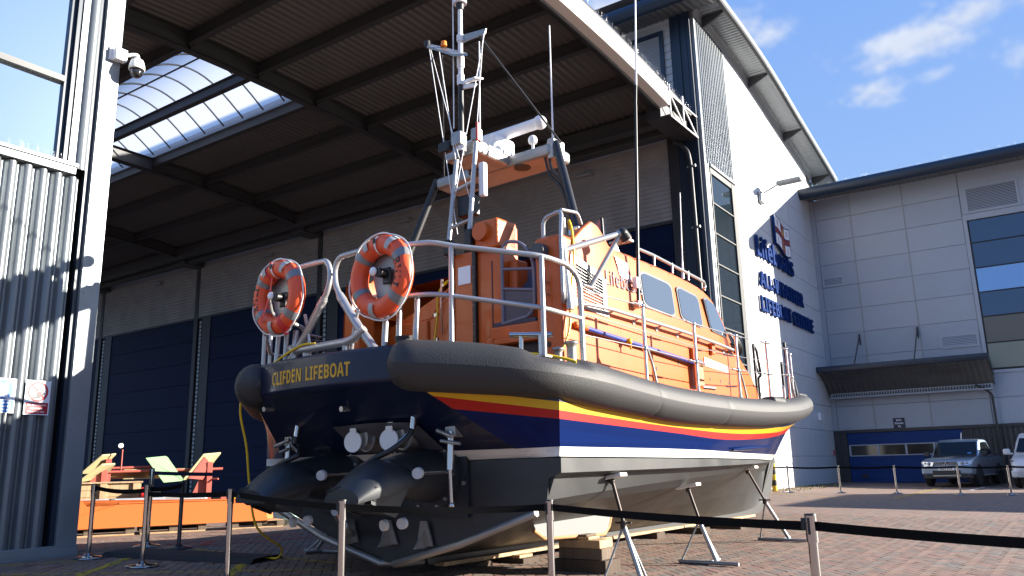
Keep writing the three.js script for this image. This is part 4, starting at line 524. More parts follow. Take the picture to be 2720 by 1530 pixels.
{
  // ---- superstructure in orange
  const O = bm.orange, sp = (n, pts, th, m = O, u = 1.6) => bp(n, [1, -1].map(sg => side3(sg * u, pts, sg * -th)), m);
  const shell = [[6.72, 1.8], [6.70, 3.36], [6.74, 3.41], [7.02, 3.42], [7.2, 3.60], [7.38, 3.69], [7.52, 3.66], [7.66, 3.5], [7.95, 3.47]];
  // side walls: aft part slab, then wheelhouse side narrowing forward
  const uCab = spl([[6.7, 1.62], [9, 1.6], [10.5, 1.52], [11.3, 1.44], [12.0, 1.34], [12.75, 1.2]]);
  for (const sg of [1, -1]) bp('cockpit_side', (() => { const hi = itp([[6.70, 3.38], [6.78, 3.42], [7.02, 3.43], [7.2, 3.58], [7.38, 3.70], [7.5, 3.68], [7.58, 3.62], [7.72, 3.5], [7.9, 3.475]]); const rows = []; for (let i = 0; i <= 40; i++) { const s = mix(6.70, 7.9, i / 40), h = sg > 0 ? hi(s) : Math.min(hi(s), 3.7); rows.push([B(sg * uCab(s), 1.78, s), B(sg * uCab(s), 2.6, s), B(sg * (uCab(s) - .02), 3.2, s), B(sg * (uCab(s) - .04), h - .02, s), B(sg * (uCab(s) - .06), h, s), B(sg * (uCab(s) - .14), h, s), B(sg * (uCab(s) - .16), 3.0, s)]); } return gridGeo(rows); })(), O);
  const roofTop = spl([[7.7, 3.5], [9, 3.49], [10, 3.46], [10.4, 3.42], [10.75, 3.30], [11.3, 2.88], [11.9, 2.62], [12.5, 2.42], [12.74, 2.22], [12.78, 1.9]]);
  { const rows = []; for (let i = 0; i <= 90; i++) { const s = mix(7.7, 12.78, i / 90), r = [], h = roofTop(s); for (const sg of [1, -1]) { } const wv = uCab(s); const prof = [[1, 1.78], [1, Math.min(2.6, h - .12)], [.985, Math.max(1.8, Math.min(3.2, h - .08))], [.97, h - .045], [.955, h - .015], [.925, h], [.5, h + .02]]; for (const [k, y] of prof) r.push(B(k * wv, y, s)); r.push(B(0, h + .03, s)); for (const [k, y] of [...prof].reverse()) r.push(B(-k * wv, y, s)); rows.push(r); } bp('wheelhouse', gridGeo(rows), O); }
  bp('wheelhouse_front', gridGeo([[B(-1.2, 1.8, 12.78), B(-1.2, 1.9, 12.78)], [B(1.2, 1.8, 12.78), B(1.2, 1.9, 12.78)]]), O);
  // aft faces
  bp('aft_post', box3(1.29, 1.625, 1.85, 3.41, 6.70, 7.0, .05), O);
  bp('aft_post', box3(-1.625, -1.36, 1.85, 3.05, 6.70, 7.0, .05), O);
  bp('cockpit_bulkhead', box3(-1.6, 1.6, 1.85, 2.95, 7.55, 7.65, .01), O);
  bp('cockpit_floor', [box3(.72, 1.5, 2.46, 2.5, 6.72, 7.6, .01), box3(.72, 1.3, 1.9, 2.43, 7.2, 7.3, .01)], O);
  bp('cockpit_sill', box3(.7, 1.32, 2.40, 2.56, 6.70, 6.8, .03), O);
  bp('sill_mat', box3(.74, 1.28, 2.555, 2.60, 6.71, 6.86, .008), bm.tarp);
  bp('under_recess', [box3(.98, 1.28, 2.0, 2.38, 6.78, 6.8, .03)], bm.black);
  bp('recess_back', box3(.7, 1.3, 1.9, 2.42, 6.95, 6.97, .01), O);
  bp('recess_rim', [box3(.68, .76, 1.9, 2.44, 6.66, 6.9, .02), box3(.68, 1.32, 2.36, 2.42, 6.68, 6.9, .015)], O);
  bp('deck_step', box3(.72, 1.28, 1.93, 2.06, 6.5, 6.95, .02), bm.tarp);
  // central mast column with its tracks
  const col = bp('mast_column', [box3(.10, .44, 1.9, 3.46, 6.78, 7.05, .02), box3(.44, .80, 1.9, 3.72, 6.80, 7.1, .03), box3(.80, .92, 1.9, 3.3, 6.9, 7.1, .02)], O);
  bpt(col, 'column_top', box3(.47, .80, 3.42, 3.76, 6.72, 7.08, .035), O);
  for (const u of [.10, .425]) { bpt(col, 'slide_track', box3(u - .012, u + .035, 1.9, 3.52, 6.755, 6.80, .004), bm.black); const g = []; for (let y = 2.0; y < 3.35; y += .105) g.push(ball(B(u + .012, y, 6.752), .0085, 6, 5)); bpt(col, 'track_studs', g, bm.steel); }
  bpt(col, 'column_cover', rod(B(.60, 3.62, 6.73), B(.60, 3.62, 6.66), .105, .1, 22), O);
  bpt(col, 'track_seam', box3(.655, .665, 2.4, 3.3, 6.792, 6.80, .001), bm.tarp);
  bpt(col, 'rating_plate', face3(6.772, [[.20, 3.10], [.38, 3.10], [.38, 3.30], [.20, 3.30]], -.003), canvasMat(128, 128, (c, W, H) => { c.fillStyle = '#e8e8ea'; c.fillRect(0, 0, W, H); c.fillStyle = '#555'; for (let i = 0; i < 6; i++) c.fillRect(18, 60 + i * 10, 70 + (i * 37) % 26, 3); }));
  bpt(col, 'track_stop', [box3(.07, .17, 3.44, 3.62, 6.66, 6.78, .02), box3(.38, .48, 3.48, 3.68, 6.66, 6.78, .02)], bm.black);
  // port cabinet with radiator
  const cab = bp('engine_casing', [box3(-1.42, -.45, 1.9, 2.9, 7.28, 7.5, .03), slab([B(-1.42, 2.86, 7.28), B(-.7, 2.92, 7.28), B(-.42, 3.22, 7.28), B(-.3, 3.3, 7.3), B(.1, 3.3, 7.3), B(.1, 2.6, 7.3), B(-1.42, 2.6, 7.28)], B(0, 0, 12.3).sub(B(0, 0, 12)))].map(clean), O);
  bpt(cab, 'casing_hatch', box3(-1.25, -.72, 2.62, 2.9, 7.24, 7.29, .025), O);
  bpt(cab, 'side_locker', box3(-.45, .12, 1.95, 3.1, 7.2, 7.35, .03), O);
  bpt(cab, 'radiator_frame', [box3(-1.18, -.42, 2.44, 2.56, 7.2, 7.28, .008), box3(-1.18, -1.1, 1.95, 2.5, 7.2, 7.28, .008), box3(-.5, -.42, 1.95, 2.5, 7.2, 7.28, .008)], M(.20, .09, .07, { roughness: .4, metalness: .5 }));
  { const g = []; for (let k = 0; k < 32; k++) g.push(box3(-1.09 + k * .0185, -1.084 + k * .0185, 1.95, 2.45, 7.24, 7.27, .001)); bpt(cab, 'radiator_fins', g, bm.brush).userData.kind = 'stuff'; bpt(cab, 'radiator_core', box3(-1.1, -.5, 1.95, 2.45, 7.268, 7.275, .001), bm.black); }
  bpt(cab, 'grab_handle', pipe([B(-.02, 3.0, 7.18), B(-.12, 3.0, 7.08), B(-.12, 2.52, 7.08), B(-.02, 2.52, 7.18)], .02, .06), bm.rail);
  bpt(cab, 'gas_strut', [rod(B(-.30, 3.3, 7.05), B(-.36, 2.98, 7.1), .017), rod(B(-.36, 2.98, 7.1), B(-.42, 2.68, 7.18), .009)], bm.steel);
  bpt(cab, 'hatch_catch', [box3(-.56, -.5, 2.9, 2.95, 7.18, 7.22, .006), box3(-.56, -.5, 2.6, 2.65, 7.18, 7.22, .006)], bm.steel);
  bp('stern_bollard', [rod(B(.92, 2.05, 5.25), B(.92, 2.25, 5.25), .085, .085, 20), rod(B(.92, 2.25, 5.25), B(.92, 2.27, 5.25), .095, .095, 20)], bm.fender);
  // tarpaulin over the upper steering position, with screen and gate
  { const rows = []; for (let i = 0; i <= 24; i++) { const s = mix(6.98, 7.65, i / 24), r = []; for (let k = 0; k <= 24; k++) { const u = mix(.82, 1.48, k / 24); r.push(B(u, mix(2.98, 3.52, Math.sin(i / 24 * Math.PI / 2)) + .03 * Math.sin(u * 9 + i * .3) + .02 * (fbm(u * 5, i * .2, 3) - .5) - .03 * Math.sin(k / 24 * Math.PI), s)); } rows.push(r); } const low = rows[0].map(q => q.clone().add(new THREE.Vector3(0, -.12, 0))); bp('tarpaulin', gridGeo([low.map((q, k) => q.add(new THREE.Vector3(0, .03 * Math.sin(k * .8), 0))), ...rows]), bm.tarp); }
  bp('wind_screen', gridGeo([[B(.82, 3.3, 7.75), B(.82, 3.78, 7.85)], [B(1.5, 3.4, 7.75), B(1.5, 3.86, 7.85)]]), Mp(.85, .88, .9, { transmission: .92, roughness: .03, thickness: 0 }));
  { const g = bp('safety_gate', [pipe([B(.86, 2.58, 6.72), B(.86, 3.46, 6.72), B(1.12, 3.42, 6.72), B(1.27, 3.2, 6.72), B(1.27, 2.72, 6.72), B(1.2, 2.62, 6.72), B(.86, 2.58, 6.72)], .018, .14), rod(B(.86, 3.16, 6.72), B(1.27, 3.10, 6.72), .016), rod(B(.86, 2.95, 6.72), B(1.27, 2.88, 6.72), .016)], bm.gate);
    const hm = canvasMat(256, 160, (c, W, H) => { c.fillStyle = '#4d4a58'; c.fillRect(0, 0, W, H); c.fillStyle = '#101014'; for (let j = 0; j < 9; j++) for (let i = 0; i < 16; i++) { c.beginPath(); c.arc(12 + i * 15.5 + (j % 2) * 7, 48 + j * 12, 4, 0, 7); c.fill(); } c.font = 'bold 20px sans-serif'; c.fillStyle = '#2c2a33'; c.fillText('KEEP SHUT AT SEA', 24, 30); });
    bpt(g, 'gate_panel', quad(B(.87, 2.6, 6.725), B(1.24, 2.62, 6.725), B(1.265, 2.87, 6.725), B(.87, 2.93, 6.725)), hm); }
  bp('wiper_arm', [rod(B(1.12, 3.45, 7.7), B(1.08, 3.75, 7.72), .018), rod(B(1.52, 3.55, 7.7), B(1.5, 3.82, 7.72), .018)], bm.black);
  // starboard post fittings
  bp('nav_socket', [rod(B(1.40, 3.24, 6.69), B(1.40, 3.24, 6.60), .085, .08, 20), box3(1.27, 1.36, 3.2, 3.27, 6.62, 6.66, .01)], M(.05, .055, .065, { roughness: .5 }));
  bp('mooring_cleat', [box3(1.435, 1.465, 2.72, 3.0, 6.62, 6.65, .012), rod(B(1.45, 2.8, 6.64), B(1.45, 2.8, 6.7), .012), rod(B(1.45, 2.92, 6.64), B(1.45, 2.92, 6.7), .012)], bm.steel);
  bp('post_port', rod(B(1.44, 2.3, 6.695), B(1.44, 2.3, 6.69), .028, .028, 14), bm.black);
  bp('post_port', rod(B(1.5, 2.03, 6.695), B(1.5, 2.03, 6.685), .09, .09, 18), bm.black);
  bp('boarding_handrail', [pipe([B(1.36, 3.38, 6.78), B(1.36, 3.62, 6.78), B(1.58, 3.68, 6.8), B(1.64, 3.3, 6.68), B(1.66, 2.75, 6.66), B(1.62, 2.7, 6.72)], .022, .08), pipe([B(1.58, 3.68, 6.8), B(1.58, 3.72, 7.1), B(1.56, 3.62, 7.2)], .018, .06)], bm.rail);
  // engine louvre on the side
  { const l = bp('air_louvre', [side3(1.612, [[6.86, 2.70], [6.86, 3.22], [6.93, 3.22], [6.93, 2.70]], .015), side3(1.612, [[7.47, 2.66], [7.47, 3.08], [7.54, 3.06], [7.54, 2.66]], .015), side3(1.612, [[6.93, 2.70], [6.93, 2.76], [7.47, 2.72], [7.47, 2.66]], .015), side3(1.612, [[6.93, 3.17], [6.93, 3.22], [7.47, 3.12], [7.47, 3.05]], .015)], bm.brush); const g = []; for (let k = 0; k < 11; k++) { const y0 = 2.775 + k * .037, y1 = 2.735 + k * .031; g.push(slab([B(1.625, y0, 6.93), B(1.605, y0 + .022, 6.93), B(1.605, y1 + .018, 7.47), B(1.625, y1, 7.47)], new THREE.Vector3(0, .005, 0))); } bpt(l, 'louvre_blades', g, bm.steel); bpt(l, 'louvre_back', side3(1.604, [[6.9, 2.72], [6.9, 3.2], [7.5, 3.06], [7.5, 2.68]], .003), bm.black); }
  // side lettering, flag, windows
  const onSide = (g, s0, y, du = .004) => { const p = g.attributes.position; for (let i = 0; i < p.count; i++) { const s = s0 + p.getX(i), q = B(uCab(s) + .004 + du * p.getZ(i) - (p.getY(i) + y > 2.6 ? .02 * (p.getY(i) + y - 2.6) / .6 : 0) + .004, y + p.getY(i), s); p.setXYZ(i, q.x, q.y, q.z); } g.computeVertexNormals(); return g; };
  bp('side_lettering', onSide(textFit(fontR, 'Lifeboats', .80, .155, 1), 7.57, 3.03), M(.007, .005, .04, { roughness: .5 }));
  bp('flag_decal', quad(B(1.604, 3.17, 7.88), B(1.60, 3.13, 8.16), B(1.596, 3.35, 8.10), B(1.597, 3.39, 7.80)), canvasMat(256, 200, (c, W, H) => { c.fillStyle = '#8e1626'; c.fillRect(0, 0, W, H); c.fillStyle = '#b4b0ac'; for (const [x, y] of [[0, 0], [150, 0], [0, 120], [150, 120]]) c.fillRect(x, y, 106, 80); c.fillStyle = '#8e1626'; c.font = 'bold 54px serif'; c.textAlign = 'center'; c.textBaseline = 'middle'; ['R', 'N', 'L', 'I'].forEach((t, i) => c.fillText(t, [53, 203, 53, 203][i], [42, 42, 162, 162][i])); c.strokeStyle = '#d9a23a'; c.lineWidth = 6; c.beginPath(); c.moveTo(128, 110); c.lineTo(128, 178); c.stroke(); c.beginPath(); c.arc(128, 155, 20, .2, 2.9); c.stroke(); c.fillStyle = '#d9a23a'; c.fillRect(110, 40, 36, 22); }));
  const plate = (pts, u, th, r) => { };
  const win = (s0, s1, y0, y1, sk) => { for (const sg of [1, -1]) { const o = [], q = [], k = rr(1, 1, .17, 6); for (const [a, b] of k) { const s = mix(s0, s1, a) + sk * (1 - b), y = mix(y0, y1, b) - .03 * a; const ub = uCab(s) - (y > 2.6 ? .02 * (y - 2.6) / .6 : 0); o.push(B(sg * (ub + .012), y, s)); const s2 = mix(s0 + .03, s1 - .03, a) + sk * (1 - b), y2 = mix(y0 + .025, y1 - .025, b) - .03 * a; q.push(B(sg * (uCab(s2) - (y2 > 2.6 ? .02 * (y2 - 2.6) / .6 : 0) + .017), y2, s2)); } const f = bp('side_window', slab(o, B(-sg * .02, 0, 12).sub(B(0, 0, 12))), bm.winEdge); bpt(f, 'pane', slab(q, B(-sg * .004, 0, 12).sub(B(0, 0, 12))), bm.win); } };
  win(8.33, 9.17, 2.90, 3.33, .05); win(9.30, 10.02, 2.88, 3.31, .08);
  for (const sg of [1, -1]) { const o = [[10.17, 3.27], [10.25, 3.30], [10.55, 3.25], [10.68, 3.17], [11.0, 2.92], [11.02, 2.86], [10.94, 2.84], [10.42, 2.86], [10.33, 2.92]]; const f = bp('side_window', slab(o.map(([s, y]) => B(sg * (uCab(s) - .008), y, s)), B(sg * .016, 0, 12).sub(B(0, 0, 12))), bm.winEdge); const c = [10.55, 3.05]; bpt(f, 'pane', slab(o.map(([s, y]) => { const S = mix(s, c[0], .07), Y = mix(y, c[1], .07); return B(sg * (uCab(S) + .01), Y, S); }), B(sg * .004, 0, 12).sub(B(0, 0, 12))), bm.win); }
  bp('front_window', [gridGeo([[B(-1.1, 3.25, 10.86), B(-1.1, 2.95, 11.27)], [B(1.1, 3.25, 10.86), B(1.1, 2.95, 11.27)]])], bm.win);
  // roof rail, side handrail
  const Rr = (s, y, d = 0) => B(uCab(s) - .02 + d, y, s);
  const rrail = bp('roof_rail', pipe([Rr(8.35, 3.46), Rr(8.33, 3.58), Rr(8.7, 3.58), Rr(10.3, 3.53), Rr(10.34, 3.46), Rr(10.28, 3.43)], .02, .05), bm.rail);
  for (const s of [8.75, 9.25, 9.75]) bpt(rrail, 'rail_foot', rod(Rr(s, 3.45), Rr(s, 3.57), .014), bm.rail);
  const hr = bp('side_handrail', sweep([B(1.615, 2.70, 6.98), B(1.69, 2.715, 7.05), ...[7.5, 8, 8.5, 9, 9.5, 10, 10.5, 11].map(s => B(uCab(s) + .085, 2.735 - .018 * (s - 7), s)), B(uCab(11.1) + .02, 2.66, 11.12)], .021, 8), bm.rail);
  for (const s of [7.55, 8.1, 8.65, 9.2, 9.75, 10.3, 10.8]) bpt(hr, 'rail_foot', [rod(B(uCab(s) - .01, 2.70 - .018 * (s - 7), s), B(uCab(s) + .085, 2.735 - .018 * (s - 7), s), .013), rod(B(uCab(s) - .002, 2.70 - .018 * (s - 7), s), B(uCab(s) + .012, 2.70 - .018 * (s - 7), s), .03, .03, 12)], bm.rail);
  // name board, hatch grille, small fittings
  bp('name_board', quad(B(uCab(10.02) + .012, 2.36, 10.02), B(uCab(10.92) + .012, 2.34, 10.92), B(uCab(10.92) + .012, 2.43, 10.92), B(uCab(10.02) + .012, 2.47, 10.02)), canvasMat(512, 72, (c, W, H) => { c.fillStyle = '#f0efec'; c.fillRect(0, 0, W, H); c.fillStyle = '#222426'; c.font = '46px serif'; c.textBaseline = 'middle'; c.fillText('RNLB ST. CHRISTOPHER', 10, 38, 490); }));
  bp('name_board_back', side3(1.5, [[10.02, 2.36], [10.92, 2.34], [10.92, 2.43], [10.02, 2.47]], .0), bm.white);
  { const l = bp('foredeck_vent', side3(1.235, [[11.85, 2.02], [11.83, 2.36], [11.9, 2.38], [12.15, 2.30], [12.2, 2.0]], .02), O); bpt(l, 'vent_grille', side3(1.3, [[11.9, 2.06], [11.89, 2.33], [12.12, 2.27], [12.15, 2.04]], .012), M(.10, .02, .01, { roughness: .7, bumpMap: fine, bumpScale: .01 })); bpt(l, 'vent_edge', sweep([B(1.31, 2.04, 11.87), B(1.31, 2.36, 11.86)], .018, 6), mat.red); }
  { const g = []; for (const [s, y] of [[8.6, 2.2], [9.2, 2.32], [9.85, 2.28], [10.2, 2.2], [10.6, 2.2], [10.95, 2.2], [12.3, 2.12]]) g.push(rod(B(uCab(s), y, s), B(uCab(s) + .006, y, s), .022, .02, 10)); bp('side_drains', g, bm.black); }
  bp('side_step', [side3(1.62, [[9.55, 2.06], [9.53, 2.36], [9.72, 2.36], [9.74, 2.06]], .05)], M(.45, .10, .015, { roughness: .5 }));
  for (const [s, y] of [[9.62, 2.48], [10.3, 2.62]]) bp('hook_bracket', box3(uCab(s), uCab(s) + .05, y - .09, y + .06, s - .05, s + .05, .01), O);
  // wing searchlight arm
  bp('light_arm', [rod(B(1.58, 3.24, 6.78), B(1.88, 3.50, 7.42), .035, .03, 12), rod(B(1.64, 2.93, 7.2), B(1.87, 3.46, 7.42), .026, .026, 10), rod(B(1.6, 3.36, 6.76), B(1.68, 2.62, 6.74), .04, .036, 10), ball(B(1.88, 3.5, 7.43), .045)], bm.rail);
  const sl = bp('searchlight', [rod(B(1.905, 3.50, 7.47), B(1.92, 3.45, 7.50), .06, .064, 20), ball(B(1.90, 3.51, 7.46), .06, 16, 12)], bm.black); bpt(sl, 'lamp_lens', rod(B(1.921, 3.448, 7.503), B(1.924, 3.438, 7.512), .058, .055, 20), M(.5, .36, .30, { roughness: .15 }));
  bp('whip_bracket', [box3(1.4, 1.66, 3.60, 3.63, 8.02, 8.14, .006), slab([B(1.42, 3.46, 8.0), B(1.42, 3.61, 8.04), B(1.42, 3.61, 8.14), B(1.42, 3.46, 8.26)], B(.02, 0, 12).sub(B(0, 0, 12))), box3(1.58, 1.7, 2.84, 2.92, 8.1, 8.2, .01)].map(clean), bm.brush);
  bp('whip_aerial', [rod(B(1.67, 2.88, 8.14), B(1.69, 5.35, 8.33), .021, .017, 8), rod(B(1.69, 5.35, 8.33), B(1.70, 5.62, 8.35), .014, .014, 8)], bm.black);
  bp('whip_aerial_tip', rod(B(1.70, 5.6, 8.35), B(1.73, 8.2, 8.55), .0125, .009, 6), bm.radar);
  bp('aerial_box', [box3(1.63, 1.69, 3.06, 3.19, 8.10, 8.18, .01)], bm.radar);
  bp('roof_aerial', [rod(B(1.40, 3.52, 9.9), B(1.40, 3.75, 9.92), .02, .014), rod(B(1.40, 3.75, 9.92), B(1.40, 4.75, 10.0), .009, .006, 6)], bm.radar);
}
{
  // ---- arch, radar, mast and rigging
  const A = bp('radar_arch', [box3(-.92, .92, 4.70, 4.86, 7.60, 8.05, .05), box3(-.22, .30, 4.72, 4.90, 7.02, 7.7, .04), box3(.86, .96, 4.66, 4.92, 7.62, 7.86, .02)], bm.brush);
  for (const [u, s] of [[.42, 7.72], [-.12, 7.5], [-.46, 7.82]]) bpt(A, 'arch_opening', rod(B(u, 4.71, s), B(u, 4.692, s), .105, .105, 26), bm.black);
  // radar
  const rd = bp('radar_scanner', [rod(B(-.62, 5.24, 7.78), B(.64, 5.24, 7.78), .075, .07, 20)].map(g => g), bm.radar);
  bpt(rd, 'scanner_end', [ball(B(.66, 5.24, 7.78), .088, 16, 12), ball(B(-.64, 5.24, 7.78), .088, 16, 12)], bm.radar);
  bpt(rd, 'scanner_gearbox', box3(-.20, .20, 4.88, 5.16, 7.45, 7.9, .06), bm.radar);
  bpt(rd, 'gearbox_foot', [box3(-.12, .32, 4.84, 4.90, 7.5, 8.0, .01), rod(B(.02, 5.1, 7.78), B(.02, 5.2, 7.78), .07, .07, 16)].map(clean), bm.radar);
  bp('dome_aerial', [rod(B(.53, 4.86, 7.8), B(.53, 5.02, 7.8), .018), rod(B(.53, 5.01, 7.8), B(.53, 5.06, 7.8), .05, .058, 18), ball(B(.53, 5.06, 7.8), .056, 16, 8)], bm.radar);
  // arch legs: black struts down to both sides
  bp('arch_leg', rod(B(.95, 4.86, 7.68), B(1.46, 3.62, 7.28), .05, .05, 12), bm.black); bp('arch_leg', rod(B(-.95, 4.86, 7.68), B(-1.42, 3.2, 7.28), .05, .05, 12), bm.black);
  bp('arch_cable', [sweep(curve([B(.86, 4.72, 7.66), B(.92, 4.52, 7.62), B(1.1, 4.32, 7.55), B(1.28, 3.95, 7.4), B(1.42, 3.6, 7.28)]), .02, 6), sweep(curve([B(.80, 4.72, 7.66), B(.90, 4.46, 7.6), B(1.12, 4.22, 7.5), B(1.3, 3.85, 7.38), B(1.4, 3.6, 7.3)]), .016, 6)], bm.cable);
  bp('leg_foot', [box3(1.38, 1.52, 3.52, 3.62, 7.2, 7.36, .015), rod(B(1.34, 3.5, 7.2), B(1.36, 3.72, 7.15), .028)].map(clean), bm.steel);
  // ladder frame that carries the mast
  const L0 = .09, L1 = .37, ls = 6.9;
  const lad = bp('mast_frame', [rod(B(L0 - .02, 3.44, ls - .16), B(L0 + .02, 4.62, ls - .04), .028), rod(B(L1 + .01, 3.5, ls - .16), B(L1 + .04, 4.78, ls - .04), .028), rod(B(L0, 3.78, ls - .13), B(L1 + .01, 3.82, ls - .13), .022), rod(B(L0 + .02, 4.22, ls - .08), B(L1 + .03, 4.28, ls - .08), .024)], bm.rail);
  bpt(lad, 'frame_box', box3(.12, .36, 3.92, 4.16, ls - .05, ls + .08, .02), bm.black);
  bpt(lad, 'frame_lamp', [box3(.44, .52, 4.1, 4.5, ls - .05, ls + .03, .02)], bm.radar);
  each(lad, 'frame_clamp', [box3(L1 - .0, L1 + .09, 4.77, 4.92, ls - .09, ls + .02, .015), box3(L0 - .02, L0 + .13, 4.78, 4.95, ls - .1, ls + .03, .02)], bm.brush);
  bpt(lad, 'red_shackle', box3(L1 + .1, L1 + .13, 4.74, 4.96, ls - .12, ls - .06, .01), mat.red);
  bpt(lad, 'flood_lamp', box3(-.12, .06, 4.73, 4.87, ls - .12, ls - .03, .03), bm.black);
  // mast
  const mu = .17, ms = 6.88;
  const mast = bp('mast', [rod(B(mu, 4.66, ms), B(mu, 5.62, ms), .036, .034, 14)], bm.black);
  bpt(mast, 'mast_tube', rod(B(mu, 5.6, ms), B(mu, 6.56, ms), .030, .028, 14), bm.radar);
  each(mast, 'mast_collar', [rod(B(mu, 5.55, ms), B(mu, 5.68, ms), .045), rod(B(mu, 5.78, ms), B(mu, 5.92, ms), .045), rod(B(mu, 6.12, ms), B(mu, 6.2, ms), .045), rod(B(mu, 4.72, ms), B(mu, 4.80, ms), .055)], bm.radar);
  bpt(mast, 'top_light', [rod(B(mu, 6.62, ms), B(mu, 6.82, ms), .082, .082, 24), rod(B(mu, 6.88, ms), B(mu, 7.0, ms), .075, .075, 24)], bm.radar);
  bpt(mast, 'light_band', [rod(B(mu, 6.54, ms), B(mu, 6.62, ms), .045, .05, 20), rod(B(mu, 6.81, ms), B(mu, 6.885, ms), .10, .10, 24)], bm.black);
  bpt(mast, 'cross_tree', [slab([B(mu - .50, 6.24, ms - .02), B(mu - .48, 6.18, ms - .08), B(mu + .02, 5.86, ms - .14), B(mu + .2, 5.82, ms - .1), B(mu + .05, 5.94, ms + .02)], new THREE.Vector3(0, .03, 0)), slab([B(mu, 6.10, ms), B(mu + .36, 6.10, ms + .02), B(mu + .38, 6.16, ms + .02), B(mu, 6.2, ms)], B(0, 0, 12.02).sub(B(0, 0, 12)))], bm.brush);
  bpt(mast, 'lamp_shelf', [slab([B(mu, 5.55, ms), B(mu + .27, 5.53, ms - .06), B(mu + .3, 5.55, ms + .06), B(mu + .05, 5.62, ms + .06)], new THREE.Vector3(0, .02, 0)), slab([B(mu + .02, 5.5, ms), B(mu + .2, 5.47, ms), B(mu + .24, 5.5, ms), B(mu + .02, 5.56, ms)], B(0, 0, 12.03).sub(B(0, 0, 12)))], bm.radar);
  bpt(mast, 'navigation_lamp', [rod(B(mu - .50, 6.2, ms - .05), B(mu - .50, 6.28, ms - .05), .042, .042, 14)], bm.black);
  bpt(mast, 'amber_lamp', [rod(B(mu - .25, 6.14, ms - .02), B(mu - .25, 6.2, ms - .02), .04, .035, 12)], M(.75, .2, .02, { roughness: .3 }));
  bpt(mast, 'mast_lamp', [rod(B(mu - .1, 4.88, ms), B(mu - .1, 4.96, ms), .04, .04, 14), box3(mu - .14, mu + .02, 4.82, 4.88, ms - .05, ms + .05, .01)], bm.brush);
  const halyards = []; for (const [a, b, r] of [[[mu - .46, 6.2, ms - .06], [L0 + .08, 3.7, ls - .1], .005], [[mu - .44, 6.18, ms - .06], [L1 + .04, 3.9, ls - .1], .005], [[mu - .30, 6.08, ms - .05], [mu - .02, 4.6, ls - .1], .006], [[mu + .36, 6.12, ms + .02], [mu - .02, 4.2, ls - .1], .006], [[mu + .34, 6.1, ms + .02], [L1 + .0, 3.9, ls - .1], .005], [[mu - .08, 6.7, ms - .04], [mu - .06, 5.0, ms - .06], .008], [[mu + .25, 6.05, ms + .05], [mu + .2, 4.8, ms + .1], .008]]) halyards.push(rod(B(...a), B(...b), r, r, 5)); bpt(mast, 'halyards', halyards, bm.radar);
  bp('mast_stay', [rod(B(mu + .3, 6.08, ms), B(1.0, 4.86, 7.72), .012), rod(B(mu - .3, 6.05, ms), B(-.9, 4.72, 7.75), .012)], bm.black);
  bp('arch_aerial', [rod(B(.90, 4.86, 7.7), B(.90, 5.02, 7.7), .02, .012), rod(B(.90, 5.0, 7.7), B(.88, 6.45, 7.74), .011, .008, 6)], bm.radar);
}
